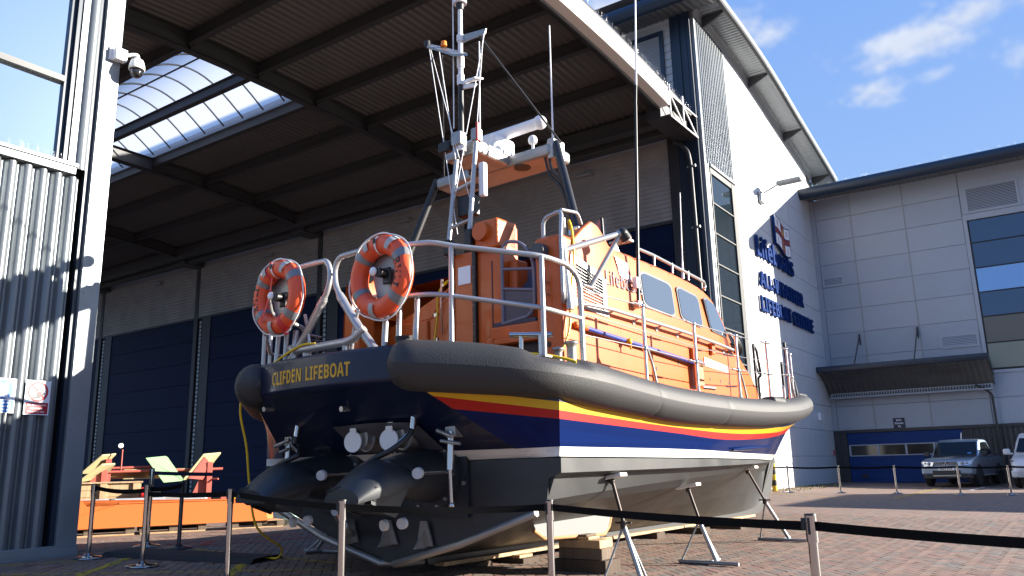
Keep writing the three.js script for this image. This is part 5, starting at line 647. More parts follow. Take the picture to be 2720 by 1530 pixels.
{
  // ---- guard rails, stern frames, stanchions and wires
  const R = bm.rail, q = (u, y, s) => B(u, y, s);
  const gr = bp('quarter_rail', [pipe([q(.86, 3.05, 5.1), q(1.0, 3.07, 5.14), q(1.2, 3.09, 5.28), q(1.34, 3.05, 5.39), q(1.95, 2.95, 5.9), q(1.99, 2.93, 6.25), q(2.0, 2.82, 6.43), q(2.0, 2.05, 6.44)], .026, .1), pipe([q(.9, 2.6, 5.08), q(1.03, 2.61, 5.16), q(1.2, 2.62, 5.28), q(1.34, 2.60, 5.39), q(1.95, 2.48, 5.9), q(2.0, 2.45, 6.45)], .022, .08)], R);
  for (const [u, s, y0, y1] of [[1.34, 5.39, 2.15, 3.05], [1.95, 5.9, 2.06, 2.95]]) bpt(gr, 'rail_post', rod(q(u, y0, s), q(u, y1, s), .024), R);
  const gl = bp('quarter_rail', [pipe([q(-.86, 3.05, 5.1), q(-1.2, 3.05, 5.28), q(-1.95, 2.95, 5.9), q(-2.0, 2.85, 6.43), q(-2.0, 2.05, 6.44)], .026, .1), pipe([q(-.9, 2.6, 5.08), q(-1.34, 2.58, 5.39), q(-1.95, 2.48, 5.9), q(-2.0, 2.45, 6.45)], .022, .08)], R);
  for (const [u, s] of [[-1.34, 5.39], [-1.95, 5.9]]) bpt(gl, 'rail_post', rod(q(u, 2.06, s), q(u, 2.98, s), .024), R);
  for (const sg of [1, -1]) { const c = -.05, g = (d, y) => q(c + sg * d, y, 5.22);
    const fr = bp('stern_frame', [pipe([g(.62, 2.19), g(.40, 2.42), g(.12, 2.76)], .04, .05, 10), pipe([g(.14, 2.73), g(.045, 2.88), g(.03, 3.04), g(.09, 3.15), g(.32, 3.155), g(.75, 3.15)], .028, .14, 10)], R); bpt(fr, 'frame_sleeve', rod(g(.17, 2.70), g(.11, 2.78), .044, .036, 12), R); bpt(fr, 'frame_brace', [rod(g(.55, 2.68), g(.95, 2.7), .02), pipe([g(.4, 2.65), g(.32, 2.4), g(.3, 2.2)], .016, .1)], R);
    bpt(fr, 'ring_post', [rod(q(.085 + sg * .64, 2.16, 5.18), q(.085 + sg * .64, 2.5, 5.2), .028), rod(q(.085 + sg * .80, 2.16, 5.2), q(.085 + sg * .80, 3.02, 5.22), .024), rod(q(.085 + sg * .98, 2.14, 5.22), q(.085 + sg * .98, 2.6, 5.25), .024)], R);
    const bk = []; const h = new THREE.Shape(); h.moveTo(-.20, .17); h.lineTo(.17, .17); h.lineTo(.14, -.1); h.lineTo(.07, -.33); h.lineTo(-.09, -.33); h.lineTo(-.16, -.1); for (const [x, y, r] of [[-.07, .06, .045], [.08, .08, .045], [0.01, -.22, .035]]) { const p = new THREE.Path(); p.absarc(x, y, r, 0, 6.283, true); h.holes.push(p); } const eg = new THREE.ExtrudeGeometry(h, { depth: .012, bevelEnabled: false, curveSegments: 16 }); eg.rotateY(-TH); const ctr = q(.085 + sg * .735, 2.88, 5.12); eg.translate(ctr.x, ctr.y, ctr.z);
    bpt(fr, 'ring_bracket', eg, bm.brush); }
  bp('stern_bar', pipe([q(-.62, 2.33, 5.2), q(-.5, 2.29, 5.18), q(.3, 2.30, 5.18), q(.44, 2.40, 5.2)], .04, .12, 10), R);
  bp('stern_bar_foot', [rod(q(-.38, 2.12, 5.2), q(-.38, 2.29, 5.19), .035), rod(q(.2, 2.14, 5.2), q(.2, 2.3, 5.19), .035)], R);
  // stanchions with wires, both sides
  const st = s => spl([[6.44, 2.0], [7.6, 2.0], [9.0, 2.0], [10.4, 1.98], [11.7, 1.86], [13.0, 1.62], [14.4, 1.2], [15.6, .72], [16.6, .2]])(s);
  const top = s => spl([[6.4, 2.78], [7.6, 2.74], [8.8, 2.70], [10, 2.70], [12, 2.80], [14, 2.93], [16.6, 3.05]])(s);
  const S = [7.62, 8.82, 10.05, 11.35, 12.95, 14.3, 15.6];
  for (const sg of [1, -1]) {
    S.forEach((s, i) => { const u = sg * st(s), o = bp('stanchion', [rod(q(u, yFc(s) + .03, s), q(u, top(s), s), .019, .019, 10), rod(q(u, yFc(s) + .03, s), q(u, yFc(s) + .22, s), .027, .027, 10)], bm.steel); bpt(o, 'stanchion_eye', [ball(q(u, top(s), s), .028, 10, 8), ball(q(u, mix(yFc(s), top(s), .55), s), .03, 10, 8)], bm.steel); if (i === 0 || i === 2 || i === 4 || i === 5) bpt(o, 'stanchion_brace', pipe([q(u, mix(yFc(s), top(s), .62), s), q(u - sg * .01, mix(yFc(s), top(s), .4), s + .16), q(u, yFc(s) + .04, s + .26)], .016, .08), bm.steel); });
    const pts = [6.44, ...S]; const w = []; for (let i = 0; i < pts.length - 1; i++) { const a = pts[i], b = pts[i + 1]; w.push(rod(q(sg * st(a), i ? top(a) : 2.72, a), q(sg * st(b), top(b), b), .0065, .0065, 5)); w.push(rod(q(sg * st(a), i ? mix(yFc(a), top(a), .55) : 2.3, a), q(sg * st(b), mix(yFc(b), top(b), .55), b), .0065, .0065, 5)); w.push(rod(q(sg * st(a), i ? mix(yFc(a), top(a), .73) : 2.5, a), q(sg * st(b), mix(yFc(b), top(b), .73), b), .005, .005, 5)); }
    const wr = bp('guard_wire', w, bm.steel); const tb = []; for (let i = 0; i < 5; i++) { const a = pts[i], b = pts[i + 1]; for (const [f0, f1] of [[.04, .2], [.84, .97]]) for (const h of [1, .55]) { const y = (t, s0) => mix(yFc(s0), top(s0), h); const p0 = mix(a, b, f0), p1 = mix(a, b, f1); if (i === 0 && h < 1) continue; tb.push(rod(q(sg * mix(st(a), st(b), f0), mix(y(0, a), y(0, b), f0), p0), q(sg * mix(st(a), st(b), f1), mix(y(0, a), y(0, b), f1), p1), .015, .011, 7)); } } bpt(wr, 'turnbuckle', tb, bm.steel).userData.kind = 'stuff';
  }
  // deck fittings
  const cl = bp('deck_cleat', [rod(q(1.52, 2.3, 5.98), q(1.9, 2.27, 6.1), .026, .026, 12), rod(q(1.62, 2.1, 6.01), q(1.62, 2.28, 6.01), .022), rod(q(1.8, 2.08, 6.06), q(1.8, 2.27, 6.06), .022)], mat.chrome);
  bp('fairlead_plate', box3(1.5, 1.9, 2.06, 2.09, 5.98, 6.1, .01), mat.stainless);
  for (const [u, s, y, r] of [[1.98, 6.28, 2.0, .042], [1.72, 6.45, 1.99, .036]]) bp('capstan', new THREE.LatheGeometry([[r * 1.35, 0], [r, .03], [r, .14], [r * 1.15, .17], [r * 1.6, .18], [r * 1.5, .2], [0, .21]].map(a => new THREE.Vector2(...a)), 22).translate(q(u, y, s).x, y + .02, q(u, y, s).z), bm.brush);
  bp('bow_cleat', [rod(q(1.0, 2.42, 14.5), q(.85, 2.44, 14.9), .024), rod(q(.97, 2.2, 14.6), q(.97, 2.42, 14.6), .02), rod(q(.88, 2.22, 14.82), q(.88, 2.44, 14.82), .02)], mat.stainless); bp('side_cleat', rod(q(1.9, 2.0, 9.15), q(1.92, 2.0, 9.45), .022), mat.stainless);
  bp('bow_pulpit', [pipe([q(1.05, 2.15, 13.1), q(1.05, 3.02, 13.1), q(.8, 3.02, 13.9), q(.8, 2.6, 14), q(.6, 2.6, 14.4), q(.6, 2.2, 14.4)], .022, .06), rod(q(1.05, 2.75, 13.1), q(.8, 2.62, 13.9), .016), rod(q(.9, 2.1, 15.1), q(.9, 3.28, 15.05), .028), rod(q(.45, 2.2, 16.1), q(.45, 3.05, 16.1), .03)], bm.black);
  bp('coiled_line', [0, 1, 2, 3, 4].map(k => sweep(curve([q(1.5, 2.92, 10.9 + k * .04), q(1.56, 2.84, 11.0 + k * .05), q(1.56, 2.7, 11.12 + k * .05), q(1.5, 2.64, 11.2 + k * .04), q(1.52, 2.76, 11.02 + k * .05)], 18), .012, 5)), bm.black);
}

// ---------------------------------------------------------------- lifebuoys hung on the stern frames
{
  const om = M(.74, .085, .022, { roughness: .42 }), gm = M(.20, .205, .21, { roughness: .4, metalness: .3 }), wm = M(.74, .74, .72, { roughness: .7 }), strap = M(.40, .39, .37, { roughness: .55 }), rm = M(.62, .03, .03, { roughness: .6 });
  const R = .285, r = .086;
  const make = (u, y, s, lab, txtA, rot, red) => {
    const c = B(u, y, s), t = thing('lifebuoy', lab, 'lifebuoy', c, -TH);
    t.rotation.z = rot; t.updateMatrixWorld();
    const L = (n, g, m) => obj(n, g, m, t); // local: x right, y up, z towards the viewer side (aft)
    const ring = new THREE.TorusGeometry(R, r, 24, 72); ring.scale(1, 1, .92); const rg = L('ring', ring, om);
    const arcAt = (a0, a1, off, m, n, tw) => { const g = new THREE.TorusGeometry(R, r + off, 20, 10, a1 - a0); g.rotateZ(a0); g.scale(1, 1, .93); return L(n, g, m); };
    for (const a of [.55, 2.45, 3.75, 5.55]) arcAt(a - .12, a + .12, .0025, gm, 'reflective_band');
    // grab line looped round the outside
    const ln = []; for (let k = 0; k <= 72; k++) { const a = k / 72 * Math.PI * 2, w = Math.abs(Math.sin(a * 2 + .6)); ln.push(new THREE.Vector3(Math.cos(a) * (R + r + .006 + .03 * w), Math.sin(a) * (R + r + .006 + .03 * w), .012 + .01 * Math.sin(a * 6))); } L('grab_line', sweep(ln, .0075, 6), wm);
    // letters bent round the front of the ring
    const g = textFit(fontB, 'RNLI', .26, .07, 1), p = g.attributes.position; for (let i = 0; i < p.count; i++) { const x = p.getX(i) - .13, yy = p.getY(i) - .035, a = txtA - x / R * (txtA > 1.6 ? 1 : 1), rad = R + yy, zz = Math.sqrt(Math.max(0, r * r - yy * yy)) * .92 + .001 + .002 * p.getZ(i); p.setXYZ(i, Math.cos(a) * rad, Math.sin(a) * rad, zz); } g.computeVertexNormals(); L('lettering', g, bm.black);
    // hooks of grey strip holding it
    for (const a of [2.05, 1.05, 4.62]) { const h = []; for (let k = 0; k <= 14; k++) { const b = mix(-2.6, 1.9, k / 14), rad = R + Math.cos(b) * (r + .008), z = Math.sin(b) * (r + .008); h.push([-.028, .028].map(d => { const aa = a + d / R; return new THREE.Vector3(Math.cos(aa) * rad, Math.sin(aa) * rad, z); })); } L('holder_strap', gridGeo(h), strap); }
    const b0 = []; for (let k = 0; k <= 10; k++) { const b = mix(-.6, 3.3, k / 10), rad = R + Math.cos(b) * (r + .004); b0.push([-.012, .012].map(d => new THREE.Vector3(Math.cos(1.62 + d / R) * rad, Math.sin(1.62 + d / R) * rad, Math.sin(b) * (r + .004)))); } L('white_strap', gridGeo(b0), wm);
    L('strap_buckle', new RoundedBoxGeometry(.03, .045, .012, 2, .004).translate(-.02, R + .02, r + .004), bm.black);
    if (red) { const w = [[-.02, .19, .07], [-.03, .05, .08], [-.07, -.08, .09], [-.13, -.2, .10], [-.155, -.26, .095]].map(a => new THREE.Vector3(...a)), rows = w.map((q, i) => [q.clone().add(new THREE.Vector3(-.014, .004 * i, 0)), q.clone().add(new THREE.Vector3(.018 + .004 * i, 0, .006))]); L('red_tape', gridGeo(rows), rm); for (const a of [1.95, 5.05]) { L('red_tab', new RoundedBoxGeometry(.05, .07, .02, 2, .006).translate(Math.cos(a) * (R + r + .015), Math.sin(a) * (R + r + .015), 0), rm); } arcAt(1.86, 2.0, .003, rm, 'red_wrap'); arcAt(5.0, 5.2, .003, rm, 'red_wrap'); }
    return t;
  };
  make(.085 - .735, 2.83, 5.05, 'orange lifebuoy with red tape hung at the port end of the stern', 3.12, .04, true);
  make(.085 + .735, 2.80, 5.05, 'orange lifebuoy without tape, hung on the frame nearest the boat name end', .0, -.05, false);
  for (const k of [-1, 1]) { const o = thing('lifebuoy_light', k < 0 ? 'black and white lamp mounted inside the lifebuoy with red tape' : 'black and white lamp mounted inside the lifebuoy without tape', 'lamp', B(.085 + k * .735, 2.8, 5.07), -TH); obj('lamp_base', new RoundedBoxGeometry(.09, .15, .03, 2, .01).translate(.05, .0, .0), bm.black, o); obj('lamp_body', new THREE.CylinderGeometry(.042, .042, .09, 18).rotateX(Math.PI / 2).translate(.03, .02, .055), bm.black, o); obj('lamp_cap', new THREE.SphereGeometry(.04, 16, 10).scale(1, 1, .6).translate(-.01, .03, .11), mat.white, o); }
}
// ---------------------------------------------------------------- loose gear on the boat
{
  const hk = thing('boathook', 'blue boathook shaft clipped along the orange cabin side', 'boathook', B(1.70, 2.42, 8.3), -TH);
  part(hk, 'shaft', rod(B(1.66, 2.475, 7.05), B(1.64, 2.335, 9.72), .026, .026, 12), M(.02, .035, .20, { roughness: .35 }));
  part(hk, 'shaft_end', [rod(B(1.66, 2.49, 6.86), B(1.66, 2.475, 7.06), .032, .028, 12), ball(B(1.66, 2.49, 6.86), .032)], bm.orange);
  part(hk, 'yellow_tie', [rod(B(1.70, 2.46, 7.85), B(1.70, 2.34, 7.86), .012, .01, 6), ball(B(1.69, 2.42, 7.85), .035, 10, 8)], bm.yellow);
  part(hk, 'end_clip', box3(1.6, 1.67, 2.29, 2.4, 9.62, 9.74, .01), bm.black);
  const hose = thing('yellow_hose', 'yellow air hose draped over the cockpit and down the orange cabin corner', 'hose', B(1.6, 2, 6.7), -TH);
  part(hose, 'hose_run', sweep(curve([B(1.44, 3.58, 7.16), B(1.50, 3.64, 7.05), B(1.60, 3.5, 6.95), B(1.66, 3.2, 6.88), B(1.66, 2.9, 6.82), B(1.66, 2.66, 6.78), B(1.67, 2.4, 6.72), B(1.64, 2.2, 6.62), B(1.62, 2.1, 6.52)], 40), .013, 7), bm.hose);
  const h2 = thing('yellow_cable', 'yellow cable hanging from the port quarter down to the ground mat', 'cable', B(-1.35, 1.7, 5.2), -TH);
  part(h2, 'cable_run', sweep(curve([B(-.2, 2.33, 5.16), B(-.38, 2.33, 5.14), B(-.6, 2.26, 5.12), B(-.8, 2.20, 5.14), B(-1.1, 2.1, 5.1), B(-1.36, 1.8, 5.15), B(-1.44, 1.4, 5.3), B(-1.5, 1.0, 5.4), B(-1.5, .6, 5.5), P(-7.35, .32, 6.1), P(-7.6, .2, 6.25), P(-7.9, .19, 6.3)], 60), .012, 7), bm.hose);
  const h3 = thing('yellow_lead', 'short yellow lead lying over the fender beside the chrome cleat', 'cable', B(1.7, 2.05, 6.0), -TH);
  part(h3, 'lead_run', sweep(curve([B(1.46, 2.12, 5.86), B(1.6, 2.12, 5.94), B(1.8, 2.1, 6.06), B(2.0, 2.05, 6.16), B(2.08, 2.02, 6.2)], 16), .014, 7), bm.hose);
  const h4 = thing('yellow_strap', 'yellow line hanging down the engine casing beside the gas strut', 'cable', B(-.3, 3, 7.1), -TH);
  part(h4, 'line_run', sweep(curve([B(.0, 3.28, 7.12), B(-.25, 3.28, 7.1), B(-.42, 3.16, 7.12), B(-.48, 2.9, 7.16), B(-.54, 2.62, 7.18)], 24), .013, 7), bm.hose);
}
// ---------------------------------------------------------------- timbers and stands under the hull
const woodMap = tex(256, (u, v) => { const g = tile(u, v * .12, 14, 12, 4), k = tile(u, v * .04, 60, 13, 2), q = .72 + .28 * g - .12 * k; return [q, q * .98, q * .95]; }, true);
const pine = M(.60, .42, .24, { roughness: .7, map: woodMap }), oldWood = M(.105, .072, .05, { roughness: .85, map: woodMap, bumpMap: fine, bumpScale: .004 }), greyWood = M(.20, .15, .11, { roughness: .85, map: woodMap, bumpMap: fine, bumpScale: .004 });
{
  const beam = (n, lab, x0, x1, y0, y1, z0, z1, m, group, tip) => { const o = thing(n, lab, 'timber', P((x0 + x1) / 2, y0, (z0 + z1) / 2), -.05, group); o.updateMatrixWorld(); const w = x1 - x0, h = y1 - y0, d = z1 - z0; obj('baulk', uvm(new RoundedBoxGeometry(w, h, d, 2, .012).translate(0, h / 2, 0), .5), m, o); if (tip) obj('packing_wedge', uvm(new THREE.BoxGeometry(.3, .03, d * .8).translate(w / 2 - .22, h + .015, 0), .4), pine, o); return o; };
  const spots = [[-7.1, -5.46, 7.18, 7.46, 'first dark sleeper under the keel, nearest the stern', 1], [-7.0, -5.22, 7.72, 8.02, 'second dark sleeper under the keel, with a pale wedge on its end', 1], [-6.8, -5.14, 11.0, 11.25, 'third dark sleeper under the keel, beside the near stand foot', 0], [-6.6, -4.86, 12.02, 12.28, 'fourth dark sleeper under the keel behind the second stand', 0], [-6.5, -4.66, 13.1, 13.35, 'farthest reddish sleeper under the keel towards the bow', 0], [-6.6, -5.2, 9.5, 9.75, 'sleeper under the middle of the keel beyond the timber stack', 0]];
  for (const [a, b, z0, z1, lab, tip] of spots) beam('sleeper', lab, a, b, gy(b, z0) - .01, .175 - (tip ? .03 : 0), z0, z1, oldWood, 'sleepers under the keel', tip);
  const pk = thing('keel_plank', 'pale pine plank lying under the keel on the sleepers', 'plank', B(0, .17, 10), -TH); part(pk, 'plank_length', uvm(box3(-.02, .13, .168, .208, 6.6, 9.2, .004), .5), pine); part(pk, 'plank_length', uvm(box3(-.02, .13, .168, .206, 9.23, 12.0, .004), .5), pine); part(pk, 'plank_length', uvm(box3(-.02, .13, .168, .207, 12.03, 14.9, .004), .5), pine);
  const cr = thing('timber_stack', 'stack of squared timbers under the starboard bilge keel plate', 'timber stack', P(-4.35, 0, 7.55), -.04);
  cr.updateMatrixWorld(); const cb = (n, w, h, d, x, y, z, m) => obj(n, uvm(new RoundedBoxGeometry(w, h, d, 2, .008).translate(x, y + h / 2, z), .5), m, cr);
  cb('base_timber', .62, .14, .3, 0, .06, .0, oldWood); cb('timber', .52, .11, .26, 0, .2, 0, greyWood); cb('timber', .5, .08, .26, -.01, .31, 0, pine); cb('packing_piece', .3, .03, .22, -.05, .39, 0, pine); cb('packing_piece', .26, .02, .2, -.06, .42, 0, greyWood);
}
{
  // adjustable stands: splayed leg frame on a T foot, threaded prop and pad
  const gm = mat.galv, dm = M(.05, .04, .035, { roughness: .5, metalness: .6 });
  const stand = (lab, pad, foot, turn) => { const o = thing('hull_stand', lab, 'hull stand', P(foot[0], gy(foot[0], foot[1]), foot[1]), 0, 'galvanised stands propping the hull'); const p = P(...pad), f = P(foot[0], gy(foot[0], foot[1]), foot[1]); const ax = new THREE.Vector3(Math.cos(turn), 0, Math.sin(turn)), az = new THREE.Vector3(-Math.sin(turn), 0, Math.cos(turn)); const at = (a, h, b) => f.clone().addScaledVector(ax, a).addScaledVector(az, b).add(new THREE.Vector3(0, h, 0));
    const head = p.clone().lerp(at(.12, 0.03, .1), .45), low = at(.16, .04, .1);
    part(o, 'foot_bar', [rod(at(-.25, .025, .14), at(.42, .02, .14), .022, .022, 6), rod(at(.1, .025, .14), at(.1, .03, -.14), .02, .02, 6)], gm);
    part(o, 'main_leg', rod(low, head, .024, .024, 10), gm);
    part(o, 'rear_leg', rod(at(.1, .03, -.13), head, .011, .011, 7), gm); part(o, 'side_leg', rod(at(-.22, .03, .14), head, .011, .011, 7), gm);
    part(o, 'prop_screw', rod(low.clone().lerp(head, .8), p, .017, .017, 9), dm);
    part(o, 'clamp_handle', [rod(head.clone().add(new THREE.Vector3(-.08, .02, 0)), head.clone().add(new THREE.Vector3(.08, .02, .0)), .009), rod(head.clone().add(new THREE.Vector3(0, -.03, 0)), head.clone().add(new THREE.Vector3(0, .04, 0)), .032)], dm);
    const pd = new RoundedBoxGeometry(.26, .035, .14, 2, .008); pd.rotateZ(.18).rotateY(turn); pd.translate(p.x, p.y + .02, p.z); part(o, 'pad', pd, mat.whiteWarm); part(o, 'pad_knuckle', ball(p.clone().add(new THREE.Vector3(0, -.02, 0)), .03), dm); return o; };
  const Bp = (u, y, s) => { const q = B(u, y, s); return [q.x, q.y, -q.z]; };
  stand('near hull stand beside the timber stack, its foot below the frame', Bp(1.93, 1.0, 6.95), [-3.52, 6.9], 0);
  stand('middle hull stand with three legs on a grey T foot', Bp(1.80, .86, 8.8), [-3.55, 8.75], 0);
  stand('far hull stand near the bow on a grey T foot', Bp(1.62, 1.02, 11.0), [-3.62, 11.62], 0);
  stand('hull stand in shadow on the port side behind the jets', Bp(-1.7, .74, 6.9), [-7.75, 7.0], Math.PI);
}
// ---------------------------------------------------------------- belt barriers
{
  const H = .85, belts = mat.rubber, beltM = Mp(.006, .006, .006, { roughness: .9, specularIntensity: .2 }), navyBelt = M(.006, .010, .04, { roughness: .85 });
  const post = (lab, x, z, far, h = H, dark = false, group) => { const y = gy(x, z), o = thing('barrier_post', lab, 'barrier post', P(x, y, z), 0, group); const q = n => P(x, y + n, z);
    const tube = dark ? M(.10, .10, .105, { roughness: .3, metalness: .8 }) : mat.chrome;
    obj('base_plate', new THREE.LatheGeometry([[0, .0], [.165, 0], [.168, .012], [.14, .022], [.05, .032], [.034, .06], [0, .06]].map(a => new THREE.Vector2(...a)), far ? 20 : 40), tube, o);
    obj('tube', new THREE.CylinderGeometry(.0255, .0255, h - .15, far ? 12 : 28).translate(0, .03 + (h - .15) / 2, 0), tube, o);
    const hd = obj('belt_head', new THREE.CylinderGeometry(.0315, .0315, .135, far ? 12 : 28).translate(0, h - .075, 0), dark ? bm.black : tube, o); obj('head_cap', new THREE.CylinderGeometry(.029, .031, .012, 24).translate(0, h - .004, 0), mat.black, hd); if (!far) { obj('belt_slot', new RoundedBoxGeometry(.014, .085, .012, 2, .004).translate(-.004, h - .06, .0285), mat.black, hd); obj('belt_clip', new RoundedBoxGeometry(.022, .06, .02, 2, .004).translate(-.038, h - .05, .004), mat.black, hd); }
    return o; };
  const top = o => o.position.clone();
  const belt = (o, x0, y0, z0, x1, y1, z1, sag, m = beltM, w = .048) => { const rows = []; for (let k = 0; k <= 20; k++) { const t = k / 20, x = mix(x0, x1, t), z = mix(z0, z1, t), y = mix(y0, y1, t) - sag * 4 * t * (1 - t), tw = .004 * Math.sin(t * 9); rows.push([P(x, y - w, z + tw), P(x, y, z - tw)]); } const o2 = part(o, 'belt', gridGeo(rows), m); return o2; };
  const L1 = post('dark steel belt post nearest the corrugated wall', -9.60, 5.17, false, .84), L2 = post('steel belt post standing right of the one by the corrugated wall', -8.48, 5.16, false, .86), L4 = post('dark belt post in front of the orange beam, behind the ground mat', -9.67, 6.37, false, .84, true), LB = post('reflective belt post half hidden behind two nearer posts, carrying a navy belt', -10.22, 6.27, false, 1.0);
  const N1 = post('steel belt post left of the yellow cable', -6.70, 4.93, false, .87), M1 = post('steel belt post directly in front of the jets', -4.42, 4.2, false, .85), N2 = post('steel belt post beside the timber stack', -3.27, 5.16, false, .83), Q = post('nearest large steel belt post at the lower right', -1.22, 4.47, false, .83);
  const ty = (x, z, h = .85) => gy(x, z) + h - .018;
  belt(L1, -9.58, ty(-9.6, 5.17, .84), 5.17, -8.5, ty(-8.48, 5.16, .84), 5.16, .03); belt(L2, -8.46, ty(-8.48, 5.16, .85), 5.18, -9.65, ty(-9.67, 6.37, .83), 6.35, .02); belt(L2, -8.45, ty(-8.48, 5.16, .8), 5.16, -6.73, ty(-6.7, 4.93, .86), 4.94, .012);
  belt(LB, -10.19, ty(-10.22, 6.27, .98), 6.28, -8.3, 1.17, 7.6, .03, navyBelt); belt(N1, -6.67, ty(-6.7, 4.93, .86), 4.93, -4.45, ty(-4.42, 4.2, .84), 4.21, .012); belt(M1, -4.39, ty(-4.42, 4.2, .84), 4.2, -3.3, ty(-3.27, 5.16, .82), 5.15, .022); belt(N2, -3.24, ty(-3.27, 5.16, .82), 5.15, -1.25, ty(-1.22, 4.47, .81), 4.48, .014); belt(Q, -1.19, ty(-1.22, 4.47, .81), 4.47, .75, ty(.8, 4.1, .80), 4.12, .02);
  const tapeM = M(.05, .05, .052, { roughness: .6 }); 
  const fx = [[-8.07, 27.42, 'by the shadow edge on the white wall'], [-6.50, 27.58, 'left of the goods door windows'], [-4.89, 27.77, 'between the goods door and the pickup'], [-3.14, 27.63, 'in front of the pickup grille'], [-1.87, 27.88, 'between the pickup and the van']];
  let prev = null; fx.forEach(([x, z, t], i) => { const o = post('distant belt post ' + t, x, z, true, .85, false, 'far belt posts across the yard'); if (i === 0) belt(o, x, ty(x, z), z, x - 1.0, ty(x, z), z - .1, .01, beltM, .05); if (i < 4) belt(o, x, ty(x, z), z, fx[i + 1][0], ty(fx[i + 1][0], fx[i + 1][1]), fx[i + 1][1], .03, beltM, .055); else belt(o, x, ty(x, z), z, 1, .83, 28.2, .05, beltM, .055); });
}
// ---------------------------------------------------------------- cable mat, camera, signs, bollards
{
  const m = thing('cable_mat', 'black rubber cable ramp mat lying on the bricks by the posts', 'mat', P(-8.9, .2, 5.95)); const a = [-9.72, 5.62], b = [-7.75, 6.22]; const rows = []; for (let k = 0; k <= 20; k++) { const t = k / 20, x = mix(a[0], b[0], t), z = mix(a[1], b[1], t); rows.push([[-.34, .0], [-.26, .045], [-.1, .05], [.1, .05], [.24, .045], [.30, 0]].map(([d, h]) => P(x + d * .29, gy(x, z) + h + .003, z - d * .96 * -1 * -1))); } part(m, 'mat_body', flat(gridGeo(rows)), mat.rubber);
  const cam = thing('security_camera', 'white dome security camera on a bracket at the corrugated corner', 'camera', P(-9.95, 6.6, 5.15));
  const at = (x, y, z) => P(-10 + x, y, 5.12 + z);
  part(cam, 'mounting_plate', bx(-9.998, -9.975, 6.62, 6.80, 5.06, 5.2), mat.white); part(cam, 'bracket_box', rbx(-9.98, -9.88, 6.62, 6.79, 5.10, 5.26, .01), mat.white); part(cam, 'bracket_arm', pipe([at(.1, 6.70, .1), at(.17, 6.735, .19), at(.20, 6.735, .235), at(.20, 6.68, .235)], .026, .03, 12), mat.white);
  { const c = at(.20, 6.5, .235); part(cam, 'hood', new THREE.LatheGeometry([[0, .165], [.045, .16], [.078, .135], [.098, .07], [.104, .02], [.104, .0], [.09, -.002]].map(q => new THREE.Vector2(...q)), 32).translate(c.x, c.y + .02, c.z), mat.whiteWarm); part(cam, 'dome', new THREE.SphereGeometry(.079, 24, 18).scale(1, 1.0, 1).translate(c.x, c.y - .02, c.z), Mp(.012, .012, .013, { roughness: .12, clearcoat: 1 })); part(cam, 'lens_face', new THREE.SphereGeometry(.0805, 16, 12, 0, 6.283, 0, .5).rotateX(Math.PI / 2 + .35).rotateY(-.15).translate(c.x, c.y - .02, c.z), M(.18, .18, .19, { roughness: .25, metalness: .5 })); part(cam, 'lens', [ball(c.clone().add(new THREE.Vector3(.012, -.045, .072)), .014, 10, 8), ball(c.clone().add(new THREE.Vector3(-.006, -.012, .08)), .011, 10, 8), ball(c.clone().add(new THREE.Vector3(.02, -.012, .078)), .011, 10, 8)], mat.chrome); }
  const s1 = canvasMat(512, 720, (c, W, H) => { c.fillStyle = '#dfe3ea'; c.fillRect(0, 0, W, H); c.lineWidth = 46; c.strokeStyle = '#b3151f'; c.fillStyle = '#eef0f4'; c.beginPath(); c.arc(256, 235, 190, 0, 7); c.fill(); c.stroke(); c.fillStyle = '#15151a'; c.beginPath(); c.ellipse(290, 300, 62, 74, -.3, 0, 7); c.fill(); for (const [x, y, a, l] of [[225, 235, -.75, 90], [258, 205, -.3, 115], [296, 195, .02, 120], [332, 212, .3, 105], [360, 262, .75, 80]]) { c.save(); c.translate(x, y + 30); c.rotate(a); c.beginPath(); c.roundRect ? c.roundRect(-14, -l + 20, 28, l + 20, 14) : c.rect(-14, -l + 20, 28, l + 20); c.fill(); c.restore(); } c.beginPath(); c.moveTo(240, 330); c.lineTo(150, 350); c.lineTo(120, 400); c.lineTo(180, 385); c.lineTo(280, 380); c.fill(); c.lineWidth = 8; c.strokeStyle = '#15151a'; c.beginPath(); c.moveTo(200, 130); c.lineTo(150, 150); c.lineTo(150, 190); c.lineTo(120, 215); c.lineTo(160, 240); c.stroke(); c.strokeStyle = '#b3151f'; c.lineWidth = 42; c.beginPath(); c.moveTo(122, 100); c.lineTo(390, 370); c.stroke(); c.fillStyle = '#9c1220'; c.beginPath(); c.rect(22, 462, 468, 240); c.fill(); c.fillStyle = '#f0e8ea'; c.textAlign = 'center'; c.font = 'bold 54px sans-serif'; c.fillText('No admittance', 256, 530); c.font = 'bold 48px sans-serif'; c.fillText('Authorised', 256, 602); c.fillText('personnel only', 256, 668); });
  const s2 = canvasMat(512, 720, (c, W, H) => { c.fillStyle = '#dfe3ea'; c.fillRect(0, 0, W, H); c.fillStyle = '#1f63b4'; c.beginPath(); c.arc(256, 235, 205, 0, 7); c.fill(); c.fillStyle = '#eef2f8'; c.beginPath(); c.moveTo(170, 90); c.lineTo(215, 90); c.lineTo(256, 170); c.lineTo(297, 90); c.lineTo(345, 90); c.lineTo(372, 400); c.lineTo(140, 400); c.fill(); c.fillStyle = '#1f63b4'; c.fillRect(140, 265, 232, 12); c.fillRect(138, 320, 236, 12); c.fillRect(252, 170, 8, 230); c.fillStyle = '#1f63b4'; c.fillRect(22, 462, 468, 240); c.fillStyle = '#eef2f8'; c.textAlign = 'center'; c.font = 'bold 56px sans-serif'; c.fillText('High visibility', 256, 530); c.fillText('vests must be', 256, 600); c.fillText('worn in this area', 256, 668, 440); });
